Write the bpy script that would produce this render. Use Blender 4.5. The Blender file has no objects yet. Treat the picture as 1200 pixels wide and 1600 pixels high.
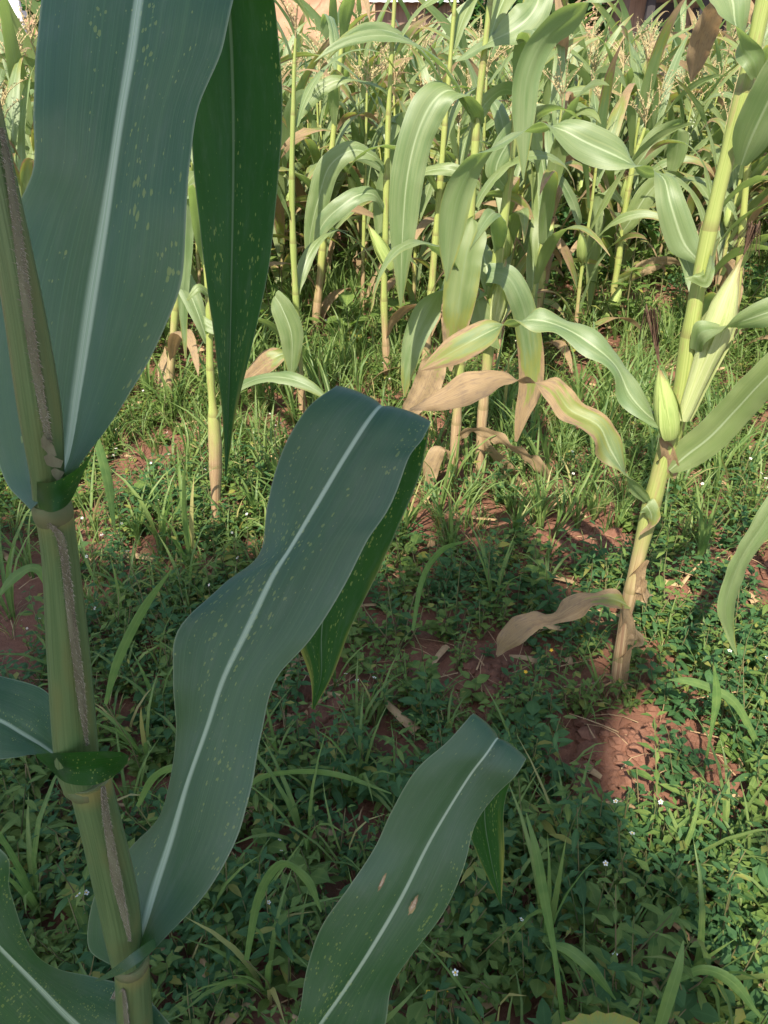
import bpy, math, random
import numpy as np
from mathutils import Vector, noise as mnoise

# ------------------------------------------------------------------ camera, sky, sun, exposure
scene = bpy.context.scene
COL = scene.collection
H = 1.30                                   # camera height (m)
PITCH = math.radians(32.0)
FPX = 1200.0                               # focal length in pixels of the 1200 x 1600 photograph
cam_d = bpy.data.cameras.new('camera')
cam_d.sensor_fit = 'VERTICAL'; cam_d.sensor_height = 32.0; cam_d.lens = 24.0
cam_d.clip_start = 0.02; cam_d.clip_end = 600
cam = bpy.data.objects.new('camera', cam_d); COL.objects.link(cam)
cam.location = (0, 0, H); cam.rotation_euler = (math.radians(90) - PITCH, 0, 0)
scene.camera = cam

SUN_EL, SUN_AZ = math.radians(50), math.radians(20)      # azimuth: to the left of straight behind the camera
SUN = np.array([-math.sin(SUN_AZ) * math.cos(SUN_EL), -math.cos(SUN_AZ) * math.cos(SUN_EL), math.sin(SUN_EL)])
world = bpy.data.worlds.new('World'); scene.world = world; world.use_nodes = True
wn = world.node_tree.nodes; wl = world.node_tree.links
bg = wn['Background']
sky = wn.new('ShaderNodeTexSky'); sky.sky_type = 'NISHITA'; sky.sun_disc = False
sky.sun_elevation = SUN_EL
sky.sun_rotation = math.atan2(SUN[0], SUN[1])
sky.air_density = 1.0; sky.dust_density = 1.4; sky.ozone_density = 1.0
wl.new(sky.outputs[0], bg.inputs[0]); bg.inputs[1].default_value = 0.142
sun_d = bpy.data.lights.new('sun', 'SUN'); sun_d.energy = 5.0; sun_d.angle = math.radians(0.55); sun_d.color = (1.0, 0.93, 0.80)
sun_o = bpy.data.objects.new('sun', sun_d); COL.objects.link(sun_o)
sun_o.rotation_euler = Vector(SUN).to_track_quat('Z', 'Y').to_euler()
vs = scene.view_settings
vs.view_transform = 'Standard'; vs.look = 'None'; vs.gamma = 1.0; vs.use_curve_mapping = False
vs.exposure = 1.14
scene.cycles.max_bounces = 8; scene.cycles.transmission_bounces = 6; scene.cycles.diffuse_bounces = 3
scene.cycles.use_denoising = True

R_ = random.Random(7)
rng = np.random.default_rng(11)

# ------------------------------------------------------------------ points of the place seen along a pixel's ray
CP, SP = math.cos(PITCH), math.sin(PITCH)
def P(px, py, depth):
    a, b = (px - 600) / FPX, (py - 800) / FPX
    return np.array([depth * a, depth * (CP - b * SP), H + depth * (-SP - b * CP)])
def depth_at(py, Y):
    return Y / (CP - (py - 800) / FPX * SP)
def V(px, py, Y): return P(px, py, depth_at(py, Y))
def G(px, py, z=0.0):
    b = (py - 800) / FPX
    return P(px, py, (H - z) / (SP + b * CP))

def ground_z(x, y):
    n = mnoise.noise((x * 0.9, y * 0.9, 3.1)) * 0.035 + mnoise.noise((x * 3.1, y * 3.1, 8.2)) * 0.014
    if math.hypot(x, y) < 9:
        n += mnoise.noise((x * 11, y * 11, 1.7)) * 0.008 + mnoise.noise((x * 27, y * 27, 5.7)) * 0.004
    return n - 0.005

# ------------------------------------------------------------------ mesh building
class MB:
    """Collects shapes; build() links them as one mesh object. Every vertex carries (s across, v along, random)."""
    def __init__(self): self.v = []; self.a = []; self.f = []; self.m = []; self.n = 0
    def add(self, verts, faces, attr=None, mat=0):
        verts = np.asarray(verts, float)
        if attr is None: attr = np.zeros((len(verts), 3))
        self.v.append(verts); self.a.append(np.asarray(attr, float))
        self.f.extend([tuple(i + self.n for i in f) for f in faces]); self.m.extend([mat] * len(faces))
        self.n += len(verts)
    def grid(self, pts, attr, mat=0):
        n, k = pts.shape[:2]
        fs = [(i * k + j, i * k + j + 1, (i + 1) * k + j + 1, (i + 1) * k + j) for i in range(n - 1) for j in range(k - 1)]
        self.add(pts.reshape(-1, 3), fs, attr.reshape(-1, 3), mat)
    def tube(self, pts, radii, sides=6, mat=0, v0=0.0, v1=1.0, rnd=0.0, cap=True):
        pts = np.asarray(pts, float); n = len(pts)
        t = np.gradient(pts, axis=0); t /= np.linalg.norm(t, axis=1)[:, None] + 1e-9
        ref = np.array([0, -1.0, 0.13]) if abs(t[0][1]) < 0.8 else np.array([1.0, 0, 0])
        out = np.zeros((n, sides + 1, 3)); at = np.zeros((n, sides + 1, 3))
        for i in range(n):
            u = np.cross(t[i], ref); u /= np.linalg.norm(u) + 1e-9
            w = np.cross(u, t[i])
            for j in range(sides + 1):
                g = 2 * math.pi * j / sides
                out[i, j] = pts[i] + radii[i] * (math.cos(g) * u + math.sin(g) * w)
                at[i, j] = (j / sides * 2 - 1, v0 + (v1 - v0) * i / (n - 1), rnd)
        self.grid(out, at, mat)
        if cap:
            for i, fl in ((0, 1), (n - 1, 0)):
                ring = out[i, :-1]; idx = list(range(sides))
                self.add(ring, [tuple(idx[::-1] if fl == 0 else idx)], at[i, :-1], mat)
    def box(self, lo, hi, mat=0, rnd=0.0):
        x0, y0, z0 = lo; x1, y1, z1 = hi
        v = [(x0,y0,z0),(x1,y0,z0),(x1,y1,z0),(x0,y1,z0),(x0,y0,z1),(x1,y0,z1),(x1,y1,z1),(x0,y1,z1)]
        self.add(v, [(0,3,2,1),(4,5,6,7),(0,1,5,4),(1,2,6,5),(2,3,7,6),(3,0,4,7)], np.tile((0, 0, rnd), (8, 1)), mat)
    def arrays(self): return np.concatenate(self.v), np.concatenate(self.a)
    def mesh(self, name, mats, smooth=True):
        v, a = self.arrays()
        me = bpy.data.meshes.new(name)
        nl = np.array([len(f) for f in self.f], np.int32)
        loops = np.fromiter((i for f in self.f for i in f), np.int32)
        return fill_mesh(me, v, a, loops, nl, np.array(self.m, np.int32), mats, smooth)
    def build(self, name, mats, parent=None, smooth=True):
        return link(name, self.mesh(name, mats, smooth), parent)

def fill_mesh(me, v, a, loops, nl, mi, mats, smooth=True):
    me.vertices.add(len(v)); me.vertices.foreach_set('co', v.astype(np.float32).ravel())
    me.loops.add(len(loops)); me.loops.foreach_set('vertex_index', loops)
    me.polygons.add(len(nl))
    st = np.zeros(len(nl), np.int32); st[1:] = np.cumsum(nl)[:-1]
    me.polygons.foreach_set('loop_start', st); me.polygons.foreach_set('loop_total', nl)
    me.polygons.foreach_set('material_index', mi)
    me.polygons.foreach_set('use_smooth', np.full(len(nl), smooth))
    at = me.attributes.new('leaf', 'FLOAT_VECTOR', 'POINT'); at.data.foreach_set('vector', a.astype(np.float32).ravel())
    for m in (mats if isinstance(mats, (list, tuple)) else [mats]): me.materials.append(m)
    me.update(); me.validate()
    return me

def link(name, data, parent=None):
    o = bpy.data.objects.new(name, data); COL.objects.link(o)
    if parent is not None:
        o.parent = parent
        if parent.type == 'EMPTY' or True:
            o.matrix_parent_inverse = MATINV.get(parent.name, IDENT)
    return o
from mathutils import Matrix
IDENT = Matrix.Identity(4); MATINV = {}
def thing(name, loc, label, cat, group=None):
    """An Empty at the thing's base; parts built in world coordinates keep their place."""
    o = bpy.data.objects.new(name, None); COL.objects.link(o); o.location = Vector(loc); o.empty_display_size = 0.1
    MATINV[o.name] = Matrix.Translation(-Vector(loc))
    return tag(o, label, cat, group)
def tag(o, label, cat, group=None):
    o['label'] = label; o['category'] = cat
    if group: o['group'] = group
    return o
def kind(o, k): o['kind'] = k; return o

def catmull(pts, n):
    """Resample a polyline of points (k, d) smoothly to n samples."""
    p = np.asarray(pts, float); k = len(p)
    q = np.vstack([2 * p[0] - p[1], p, 2 * p[-1] - p[-2]])
    out = []
    for u in np.linspace(0, k - 1, n):
        i = min(int(u), k - 2); f = u - i
        a, b, c, d = q[i], q[i + 1], q[i + 2], q[i + 3]
        out.append(0.5 * (2 * b + (c - a) * f + (2 * a - 5 * b + 4 * c - d) * f * f + (3 * b - a - 3 * c + d) * f ** 3))
    return np.array(out)

def blade(mb, L, M, Rr, n=40, half=5, bow=0.06, rnd=None, mat=0, v0=0.0, v1=1.0, ripple=0.0, groove=0.0, norib=False):
    """A leaf blade through left edge, midrib and right edge stations."""
    L, M, Rr = (catmull(x, n) for x in (L, M, Rr))
    rnd = R_.random() if rnd is None else rnd
    along = np.gradient(M, axis=0); side = Rr - L
    nrm = np.cross(side, along); nrm /= np.linalg.norm(nrm, axis=1)[:, None] + 1e-9
    seg = np.r_[0, np.cumsum(np.linalg.norm(np.diff(M, axis=0), axis=1))]; vv = v0 + (v1 - v0) * seg / (seg[-1] + 1e-9)
    ss = np.linspace(-1, 1, 2 * half + 1); ss = np.sign(ss) * np.abs(ss) ** 0.9
    pts = np.zeros((n, len(ss), 3)); at = np.zeros((n, len(ss), 3))
    ph = R_.random() * 50
    for j, s in enumerate(ss):
        e = Rr if s >= 0 else L
        t = abs(s)
        w = np.linalg.norm(e - M, axis=1)
        off = bow * w * 4 * t * (1 - t) * 0.5
        if groove: off = off - groove * np.exp(-(s / 0.07) ** 2)
        if ripple:
            off = off + ripple * t ** 2 * np.array([mnoise.noise((x * 9, ph + (7 if s > 0 else 0), 0)) for x in seg * 10 / 3])
        pts[:, j] = M + (e - M) * t + nrm * off[:, None]
        at[:, j] = np.c_[np.full(n, 0.45 + 0.3 * s if norib else s), vv * (0.3 if norib else 1), np.full(n, rnd)]
    mb.grid(pts, at, mat)

VIEW = np.array([0, CP, -SP]); UPV = np.array([0, SP, CP]); RIGHT = np.array([1.0, 0, 0])
def ribbon_px(st):
    """Stations (px, py, width px, depth, twist deg) -> left, mid, right polylines in space."""
    st = np.array(st, float)
    M = np.array([P(a, b, d) for a, b, w, d, t in st])
    tan = np.gradient(M, axis=0)
    L, Rr = [], []
    for (a, b, w, d, t), m, g in zip(st, M, tan):
        eye = np.array([0, 0, H]) - m; eye /= np.linalg.norm(eye)
        g = g / (np.linalg.norm(g) + 1e-9)
        s = np.cross(g, eye); s /= np.linalg.norm(s) + 1e-9
        q = np.cross(s, g)
        t = math.radians(t)
        sd = math.cos(t) * s - math.sin(t) * q
        hw = w * d / FPX * 0.5
        L.append(m - sd * hw); Rr.append(m + sd * hw)
    return np.array(L), M, np.array(Rr)

# ------------------------------------------------------------------ materials
def nodes_of(m):
    m.use_nodes = True; nt = m.node_tree
    return nt, nt.nodes, nt.links
class NT:
    def __init__(self, name):
        self.m = bpy.data.materials.new(name); self.nt, self.N, self.L = nodes_of(self.m)
        self.bsdf = self.N['Principled BSDF']; self.out = self.N['Material Output']
    def put(self, sock, val):
        if isinstance(val, bpy.types.NodeSocket): self.L.new(val, sock)
        elif val is not None:
            sock.default_value = (*val, 1.0) if isinstance(val, tuple) and len(val) == 3 and sock.type == 'RGBA' else val
    def math(self, op, a, b=None, c=None, clamp=False):
        n = self.N.new('ShaderNodeMath'); n.operation = op; n.use_clamp = clamp
        for i, x in enumerate((a, b, c)): self.put(n.inputs[i], x)
        return n.outputs[0]
    def mix(self, f, a, b, mode='MIX'):
        n = self.N.new('ShaderNodeMix'); n.data_type = 'RGBA'; n.blend_type = mode; n.clamp_factor = True
        self.put(n.inputs[0], f); self.put(n.inputs[6], a); self.put(n.inputs[7], b); return n.outputs[2]
    def mapr(self, x, a, b, c=0.0, d=1.0, smooth=True):
        n = self.N.new('ShaderNodeMapRange'); n.interpolation_type = 'SMOOTHSTEP' if smooth else 'LINEAR'
        self.put(n.inputs[0], x)
        for i, y in enumerate((a, b, c, d)): self.put(n.inputs[i + 1], y)
        return n.outputs[0]
    def attr(self, name, typ='GEOMETRY'):
        n = self.N.new('ShaderNodeAttribute'); n.attribute_name = name; n.attribute_type = typ; return n
    def xyz(self, vec):
        n = self.N.new('ShaderNodeSeparateXYZ'); self.L.new(vec, n.inputs[0]); return n.outputs
    def vec(self, x, y, z):
        n = self.N.new('ShaderNodeCombineXYZ')
        for i, a in enumerate((x, y, z)): self.put(n.inputs[i], a)
        return n.outputs[0]
    def noise(self, vec, scale=1.0, detail=2.0, rough=0.5):
        n = self.N.new('ShaderNodeTexNoise'); n.inputs['Scale'].default_value = scale
        n.inputs['Detail'].default_value = detail; n.inputs['Roughness'].default_value = rough
        if vec is not None: self.L.new(vec, n.inputs['Vector'])
        return n.outputs[0]
    def coord(self, which='Object'):
        return self.N.new('ShaderNodeTexCoord').outputs[which]
    def rand(self): return self.N.new('ShaderNodeObjectInfo').outputs['Random']
    def back(self): return self.N.new('ShaderNodeNewGeometry').outputs['Backfacing']
    def bump(self, h, strength=0.3, dist=0.001):
        n = self.N.new('ShaderNodeBump'); n.inputs['Strength'].default_value = strength; n.inputs['Distance'].default_value = dist
        self.L.new(h, n.inputs['Height']); return n.outputs[0]
    def finish(self, color, rough=0.5, spec=0.5, normal=None, trans=None, tfac=0.0):
        b = self.bsdf
        self.put(b.inputs['Base Color'], color); self.put(b.inputs['Roughness'], rough); self.put(b.inputs['Specular IOR Level'], spec)
        if normal is not None: self.L.new(normal, b.inputs['Normal'])
        if trans is not None:
            t = self.N.new('ShaderNodeBsdfTranslucent'); self.put(t.inputs['Color'], trans)
            mx = self.N.new('ShaderNodeMixShader'); self.put(mx.inputs[0], tfac)
            self.L.new(b.outputs[0], mx.inputs[1]); self.L.new(t.outputs[0], mx.inputs[2]); self.L.new(mx.outputs[0], self.out.inputs[0])
        return self.m

def maize_leaf_material(name, c1, c2, tcol, rib, rough, spec, speck=0.0, tfac=0.3, ribw=0.075, scratch=0.0, under=None):
    k = NT(name)
    s, v, r = k.xyz(k.attr('leaf').outputs['Vector'])
    dry = k.attr('dry', 'OBJECT').outputs['Fac']
    rnd = k.math('FRACT', k.math('ADD', k.math('MULTIPLY', r, 7.31), k.rand()))
    sa = k.math('ABSOLUTE', s)
    bk = k.back()
    veins = k.noise(k.vec(k.math('MULTIPLY', s, 48), k.math('MULTIPLY', v, 1.5), k.math('MULTIPLY', r, 40)), 1.0, 2.0)
    fine = k.noise(k.vec(k.math('MULTIPLY', s, 150), k.math('MULTIPLY', v, 2.5), 0.0), 1.0, 1.0)
    blot = k.noise(k.vec(k.math('MULTIPLY', s, 1.6), k.math('MULTIPLY', v, 6), k.math('MULTIPLY', r, 90)), 1.0, 3.0)
    col = k.mix(k.mapr(blot, 0.3, 0.7), c1, c2)
    col = k.mix(k.math('MULTIPLY', k.mapr(veins, 0.45, 0.75), 0.5), col, (c2[0] * 1.9, c2[1] * 1.6, c2[2] * 1.5))
    col = k.mix(k.math('MULTIPLY', k.mapr(fine, 0.60, 0.72), 0.45), col, (c2[0] * 2.4, c2[1] * 2.0, c2[2] * 2.2))
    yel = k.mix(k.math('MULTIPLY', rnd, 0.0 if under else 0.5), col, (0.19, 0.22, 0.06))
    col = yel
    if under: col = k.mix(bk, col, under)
    tr = k.mix(k.mapr(blot, 0.3, 0.7), tcol, (tcol[0] * 0.75, tcol[1] * 0.8, tcol[2] * 0.7))
    if speck:
        cell = k.vec(k.math('MULTIPLY', s, 21), k.math('MULTIPLY', v, 190), k.math('MULTIPLY', r, 30))
        vo = k.N.new('ShaderNodeTexVoronoi'); k.L.new(cell, vo.inputs['Vector']); vo.inputs['Scale'].default_value = 1.0
        cut = k.noise(k.vec(k.math('MULTIPLY', s, 2.2), k.math('MULTIPLY', v, 4.0), 5.0), 1.0, 2.0)
        cid = k.xyz(vo.outputs['Color'])[0]
        size = k.math('MULTIPLY', k.mapr(cut, 0.40, 0.66), k.math('MULTIPLY', k.math('POWER', cid, 2.6), 0.68))
        wob = k.noise(k.vec(k.math('MULTIPLY', s, 60), k.math('MULTIPLY', v, 120), 2.0), 1.0, 2.0)
        dist = k.math('ADD', vo.outputs['Distance'], k.math('MULTIPLY', k.math('SUBTRACT', wob, 0.5), 0.8))
        sp = k.math('MULTIPLY', k.mapr(dist, size, k.math('SUBTRACT', size, 0.1)), speck)
        col = k.mix(sp, col, (0.13, 0.19, 0.045)); tr = k.mix(sp, tr, (0.62, 0.72, 0.10))
    if scratch:
        du = k.noise(k.vec(k.math('MULTIPLY', s, 5), k.math('MULTIPLY', v, 22), k.math('MULTIPLY', r, 13)), 1.0, 6.0, 0.7)
        col = k.mix(k.math('MULTIPLY', k.mapr(du, 0.45, 0.75), 0.16), col, (0.16, 0.17, 0.14))
        wv = k.noise(k.vec(k.math('MULTIPLY', s, 24), k.math('MULTIPLY', v, 90), k.math('MULTIPLY', r, 77)), 1.0, 4.0, 0.75)
        col = k.mix(k.math('MULTIPLY', k.mapr(wv, 0.70, 0.76), scratch), col, (0.34, 0.37, 0.28))
    # midrib
    wmid = k.math('MULTIPLY', k.math('SUBTRACT', 1.15, k.math('MULTIPLY', v, 0.85)), ribw)
    edge = k.math('MULTIPLY', wmid, 1.35)
    mid = k.mapr(sa, edge, k.math('MULTIPLY', wmid, 0.45))
    midc = k.mix(k.mapr(fine, 0.4, 0.65), rib, (rib[0] * 0.62, rib[1] * 0.72, rib[2] * 0.6))
    midf = k.math('MULTIPLY', mid, k.mapr(bk, 0.0, 1.0, 0.95, 0.25, False))
    col = k.mix(midf, col, midc); tr = k.mix(k.math('MULTIPLY', mid, 0.6), tr, (0.28, 0.42, 0.09))
    # pale rim
    rim = k.math('MULTIPLY', k.mapr(sa, 0.965, 1.0), 0.45)
    col = k.mix(rim, col, (0.30, 0.33, 0.20))
    # dead, straw-coloured tissue creeping in from tip and margins
    dn = k.noise(k.vec(k.math('MULTIPLY', s, 2.6), k.math('MULTIPLY', v, 7), k.math('MULTIPLY', r, 55)), 1.0, 4.0, 0.6)
    reach = k.math('ADD', k.math('ADD', k.math('MULTIPLY', v, 0.80), k.math('MULTIPLY', k.math('POWER', sa, 3.0), 0.22)), k.math('MULTIPLY', dn, 0.55))
    thr = k.math('SUBTRACT', 1.32, k.math('MULTIPLY', dry, 1.38))
    dd = k.math('SUBTRACT', reach, thr)
    straw = k.mix(k.mapr(veins, 0.3, 0.7), (0.37, 0.26, 0.13), (0.21, 0.13, 0.065))
    straw = k.mix(k.math('MULTIPLY', rnd, 0.5), straw, (0.42, 0.31, 0.17))
    straw = k.mix(k.math('MULTIPLY', k.mapr(k.noise(k.vec(k.math('MULTIPLY', s, 6), k.math('MULTIPLY', v, 24), k.math('MULTIPLY', r, 21)), 1.0, 4.0, 0.7), 0.48, 0.66), 0.65), straw, (0.15, 0.105, 0.075))
    yl = k.mapr(dd, -0.22, 0.0)
    col = k.mix(k.math('MULTIPLY', yl, 0.7), col, (0.20, 0.20, 0.035)); tr = k.mix(yl, tr, (0.5, 0.5, 0.08))
    df = k.mapr(dd, -0.02, 0.07)
    col = k.mix(df, col, straw); tr = k.mix(df, tr, (0.36, 0.22, 0.10))
    rg = k.math('ADD', k.mapr(df, 0.0, 1.0, rough, 0.75, False), k.math('MULTIPLY', k.math('SUBTRACT', blot, 0.5), 0.25))
    h = k.math('ADD', k.math('MULTIPLY', veins, 0.7), k.math('MULTIPLY', fine, 0.3))
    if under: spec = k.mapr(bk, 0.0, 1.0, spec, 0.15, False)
    return k.finish(col, rg, spec, k.bump(h, 0.25, 0.0014), tr, tfac)

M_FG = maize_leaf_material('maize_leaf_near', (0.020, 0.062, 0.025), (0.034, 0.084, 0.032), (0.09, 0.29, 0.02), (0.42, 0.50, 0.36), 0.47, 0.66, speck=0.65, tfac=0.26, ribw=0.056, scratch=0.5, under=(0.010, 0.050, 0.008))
M_MID = maize_leaf_material('maize_leaf', (0.090, 0.152, 0.060), (0.175, 0.228, 0.110), (0.38, 0.52, 0.12), (0.38, 0.43, 0.25), 0.47, 0.50, speck=0.0, tfac=0.36, ribw=0.066)  # paler than the near leaf: glare over the sunlit field put into the colour

def stalk_material():
    k = NT('maize_stalk')
    s, v, r = k.xyz(k.attr('leaf').outputs['Vector'])
    rnd = k.math('FRACT', k.math('ADD', k.math('MULTIPLY', r, 3.7), k.rand()))
    st = k.noise(k.vec(k.math('MULTIPLY', s, 26), k.math('MULTIPLY', v, 5), k.math('MULTIPLY', r, 33)), 1.0, 3.0)
    col = k.mix(k.mapr(st, 0.3, 0.7), (0.19, 0.245, 0.060), (0.30, 0.34, 0.105))
    col = k.mix(k.math('MULTIPLY', rnd, 0.45), col, (0.42, 0.42, 0.11))
    dn = k.noise(k.vec(k.math('MULTIPLY', s, 2), k.math('MULTIPLY', v, 20), r), 1.0, 3.0)
    base = k.mapr(k.math('ADD', v, k.math('MULTIPLY', dn, 0.25)), 0.52, 0.30)
    straw = k.mix(k.mapr(st, 0.35, 0.65), (0.40, 0.29, 0.16), (0.24, 0.14, 0.08))
    col = k.mix(base, col, straw)
    mo = k.noise(k.vec(k.math('MULTIPLY', s, 3), k.math('MULTIPLY', v, 16), k.math('MULTIPLY', r, 61)), 1.0, 4.0, 0.65)
    col = k.mix(k.math('MULTIPLY', k.mapr(mo, 0.55, 0.68), 0.6), col, (0.27, 0.19, 0.09))
    ring = k.math('FRACT', k.math('MULTIPLY', v, 9.0))
    col = k.mix(k.math('MULTIPLY', k.mapr(ring, 0.12, 0.0), 0.6), col, (0.16, 0.13, 0.05))
    col = k.mix(k.math('MULTIPLY', k.mapr(s, 0.1, 0.4), k.math('MULTIPLY', k.mapr(ring, 0.2, 0.9), 0.35)), col, (0.36, 0.34, 0.20))
    return k.finish(col, 0.45, 0.4, k.bump(st, 0.3, 0.001), (0.35, 0.45, 0.08), 0.08)
M_STALK = stalk_material()
def near_stalk_material():
    k = NT('maize_sheath_near')
    s, v, r = k.xyz(k.attr('leaf').outputs['Vector'])
    st = k.noise(k.vec(k.math('MULTIPLY', s, 30), k.math('MULTIPLY', v, 2.5), k.math('MULTIPLY', r, 33)), 1.0, 3.0)
    bl = k.noise(k.vec(k.math('MULTIPLY', s, 2.5), k.math('MULTIPLY', v, 4), k.math('MULTIPLY', r, 9)), 1.0, 3.0)
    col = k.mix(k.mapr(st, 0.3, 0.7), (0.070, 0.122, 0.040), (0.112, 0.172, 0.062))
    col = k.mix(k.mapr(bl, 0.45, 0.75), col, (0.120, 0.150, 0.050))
    col = k.mix(k.mapr(v, 0.90, 1.0), col, (0.20, 0.19, 0.06))
    return k.finish(col, 0.42, 0.45, k.bump(st, 0.35, 0.0012), (0.25, 0.34, 0.06), 0.06)
M_SHEATH = near_stalk_material()

def simple(name, c1, c2, scale=8.0, rough=0.7, spec=0.3, trans=None, tfac=0.0, vscale=(1, 1, 1), bump=0.0, bdist=0.002, rmix=0.0, rcol=None):
    k = NT(name)
    co = k.coord('Object')
    mp = k.N.new('ShaderNodeMapping'); k.L.new(co, mp.inputs[0]); mp.inputs['Scale'].default_value = vscale
    n = k.noise(mp.outputs[0], scale, 5.0, 0.6)
    col = k.mix(k.mapr(n, 0.3, 0.7), c1, c2)
    if rmix: col = k.mix(k.math('MULTIPLY', k.rand(), rmix), col, rcol)
    return k.finish(col, rough, spec, k.bump(n, bump, bdist) if bump else None, trans, tfac)
M_PURPLE = simple('sheath_margin_membrane', (0.100, 0.092, 0.052), (0.155, 0.155, 0.09), 160, 0.7, 0.2, vscale=(1, 1, 0.15))
M_HAIR = simple('plant_hair', (0.30, 0.25, 0.19), (0.42, 0.38, 0.30), 50, 0.6, 0.2, (0.4, 0.35, 0.28), 0.3)
M_NODE = simple('stalk_node_skin', (0.085, 0.115, 0.042), (0.125, 0.115, 0.05), 70, 0.6, 0.3)
M_LIGULE = simple('ligule_tissue', (0.30, 0.22, 0.09), (0.15, 0.09, 0.05), 140, 0.7, 0.2)
M_TASSEL = simple('maize_tassel', (0.52, 0.43, 0.23), (0.38, 0.30, 0.15), 60, 0.8, 0.1, (0.5, 0.4, 0.2), 0.2, rmix=0.5, rcol=(0.42, 0.32, 0.19))
def husk_material(name, c1, c2):
    k = NT(name)
    s, v, r = k.xyz(k.attr('leaf').outputs['Vector'])
    st = k.noise(k.vec(k.math('MULTIPLY', s, 22), k.math('MULTIPLY', v, 1.5), k.math('MULTIPLY', r, 30)), 1.0, 3.0)
    bl = k.noise(k.vec(k.math('MULTIPLY', s, 1.5), k.math('MULTIPLY', v, 4), k.math('MULTIPLY', r, 70)), 1.0, 4.0)
    col = k.mix(k.mapr(st, 0.3, 0.7), c1, c2)
    col = k.mix(k.math('MULTIPLY', k.mapr(bl, 0.5, 0.75), 0.5), col, (0.18, 0.26, 0.07))
    tip = k.mapr(k.math('ADD', v, k.math('MULTIPLY', bl, 0.3)), 1.0, 1.2)
    col = k.mix(tip, col, (0.24, 0.16, 0.08))
    return k.finish(col, 0.55, 0.3, k.bump(st, 0.5, 0.0015), (0.5, 0.58, 0.18), 0.2)
M_HUSK = husk_material('maize_husk', (0.25, 0.33, 0.09), (0.38, 0.44, 0.15))
M_HUSKPALE = husk_material('maize_husk_pale', (0.33, 0.38, 0.14), (0.46, 0.48, 0.24))
M_SILK = simple('maize_silk', (0.055, 0.032, 0.02), (0.12, 0.075, 0.045), 80, 0.7, 0.2)
M_BROWN = simple('leaf_lesion', (0.30, 0.20, 0.11), (0.42, 0.33, 0.22), 400, 0.8, 0.1)

def weed_material(name, c1, c2, tr, rough=0.58, tfac=0.32, spec=0.22, dead=(0.24, 0.22, 0.05), old_at=0.94):
    k = NT(name)
    s, v, r = k.xyz(k.attr('leaf').outputs['Vector'])
    rnd = k.math('FRACT', k.math('ADD', k.math('MULTIPLY', r, 5.77), k.rand()))
    n = k.noise(k.coord('Object'), 60, 2.0)
    col = k.mix(rnd, c1, c2)
    col = k.mix(k.math('MULTIPLY', k.mapr(n, 0.35, 0.7), 0.4), col, (c2[0] * 1.5, c2[1] * 1.35, c2[2] * 1.2))
    old = k.mapr(rnd, old_at, old_at + 0.03)
    col = k.mix(k.math('MULTIPLY', old, 0.75), col, dead)
    rib = k.mapr(k.math('ABSOLUTE', s), 0.13, 0.03)
    col = k.mix(k.math('MULTIPLY', rib, 0.3), col, (c2[0] * 2.2, c2[1] * 1.9, c2[2] * 2))
    t2 = k.mix(old, tr, (0.5, 0.42, 0.08))
    return k.finish(col, rough, spec, None, t2, tfac)
M_WEED = weed_material('weed_leaf', (0.044, 0.098, 0.022), (0.125, 0.180, 0.045), (0.22, 0.38, 0.05))
M_WEED2 = weed_material('weed_leaf_dark', (0.030, 0.080, 0.028), (0.055, 0.118, 0.040), (0.12, 0.30, 0.06))
M_GRASS = weed_material('grass_blade', (0.055, 0.115, 0.032), (0.150, 0.205, 0.062), (0.24, 0.40, 0.08), 0.45, 0.35, dead=(0.36, 0.30, 0.13))
M_FRESH = weed_material('fresh_grass_blade', (0.060, 0.125, 0.034), (0.115, 0.180, 0.055), (0.24, 0.40, 0.08), 0.45, 0.35, old_at=1.5)
M_STEM = simple('weed_stem', (0.10, 0.13, 0.04), (0.16, 0.12, 0.06), 30, 0.6, 0.3)
M_STRAW = simple('dry_straw', (0.40, 0.31, 0.17), (0.26, 0.17, 0.09), 30, 0.85, 0.1, rmix=0.4, rcol=(0.25, 0.13, 0.07))
M_PETAL = simple('white_petal', (0.80, 0.80, 0.74), (0.70, 0.70, 0.62), 90, 0.6, 0.2, (0.8, 0.8, 0.7), 0.2)
M_YELLOW = simple('yellow_floret', (0.75, 0.45, 0.03), (0.62, 0.32, 0.02), 200, 0.6, 0.2)

def soil_material():
    k = NT('red_soil')
    co = k.coord('Object')
    n1 = k.noise(co, 2.2, 5.0, 0.6); n2 = k.noise(co, 45, 6.0, 0.7); n3 = k.noise(co, 9, 4.0)
    col = k.mix(k.mapr(n1, 0.3, 0.7), (0.115, 0.052, 0.034), (0.185, 0.088, 0.056))
    col = k.mix(k.math('MULTIPLY', k.mapr(n2, 0.4, 0.75), 0.5), col, (0.25, 0.135, 0.088))
    col = k.mix(k.math('MULTIPLY', k.mapr(n3, 0.5, 0.75), 0.5), col, (0.085, 0.040, 0.025))
    h = k.math('ADD', k.math('MULTIPLY', n2, 0.6), k.math('MULTIPLY', n3, 0.4))
    return k.finish(col, 0.95, 0.1, k.bump(h, 0.9, 0.012))
M_SOIL = soil_material()

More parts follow.
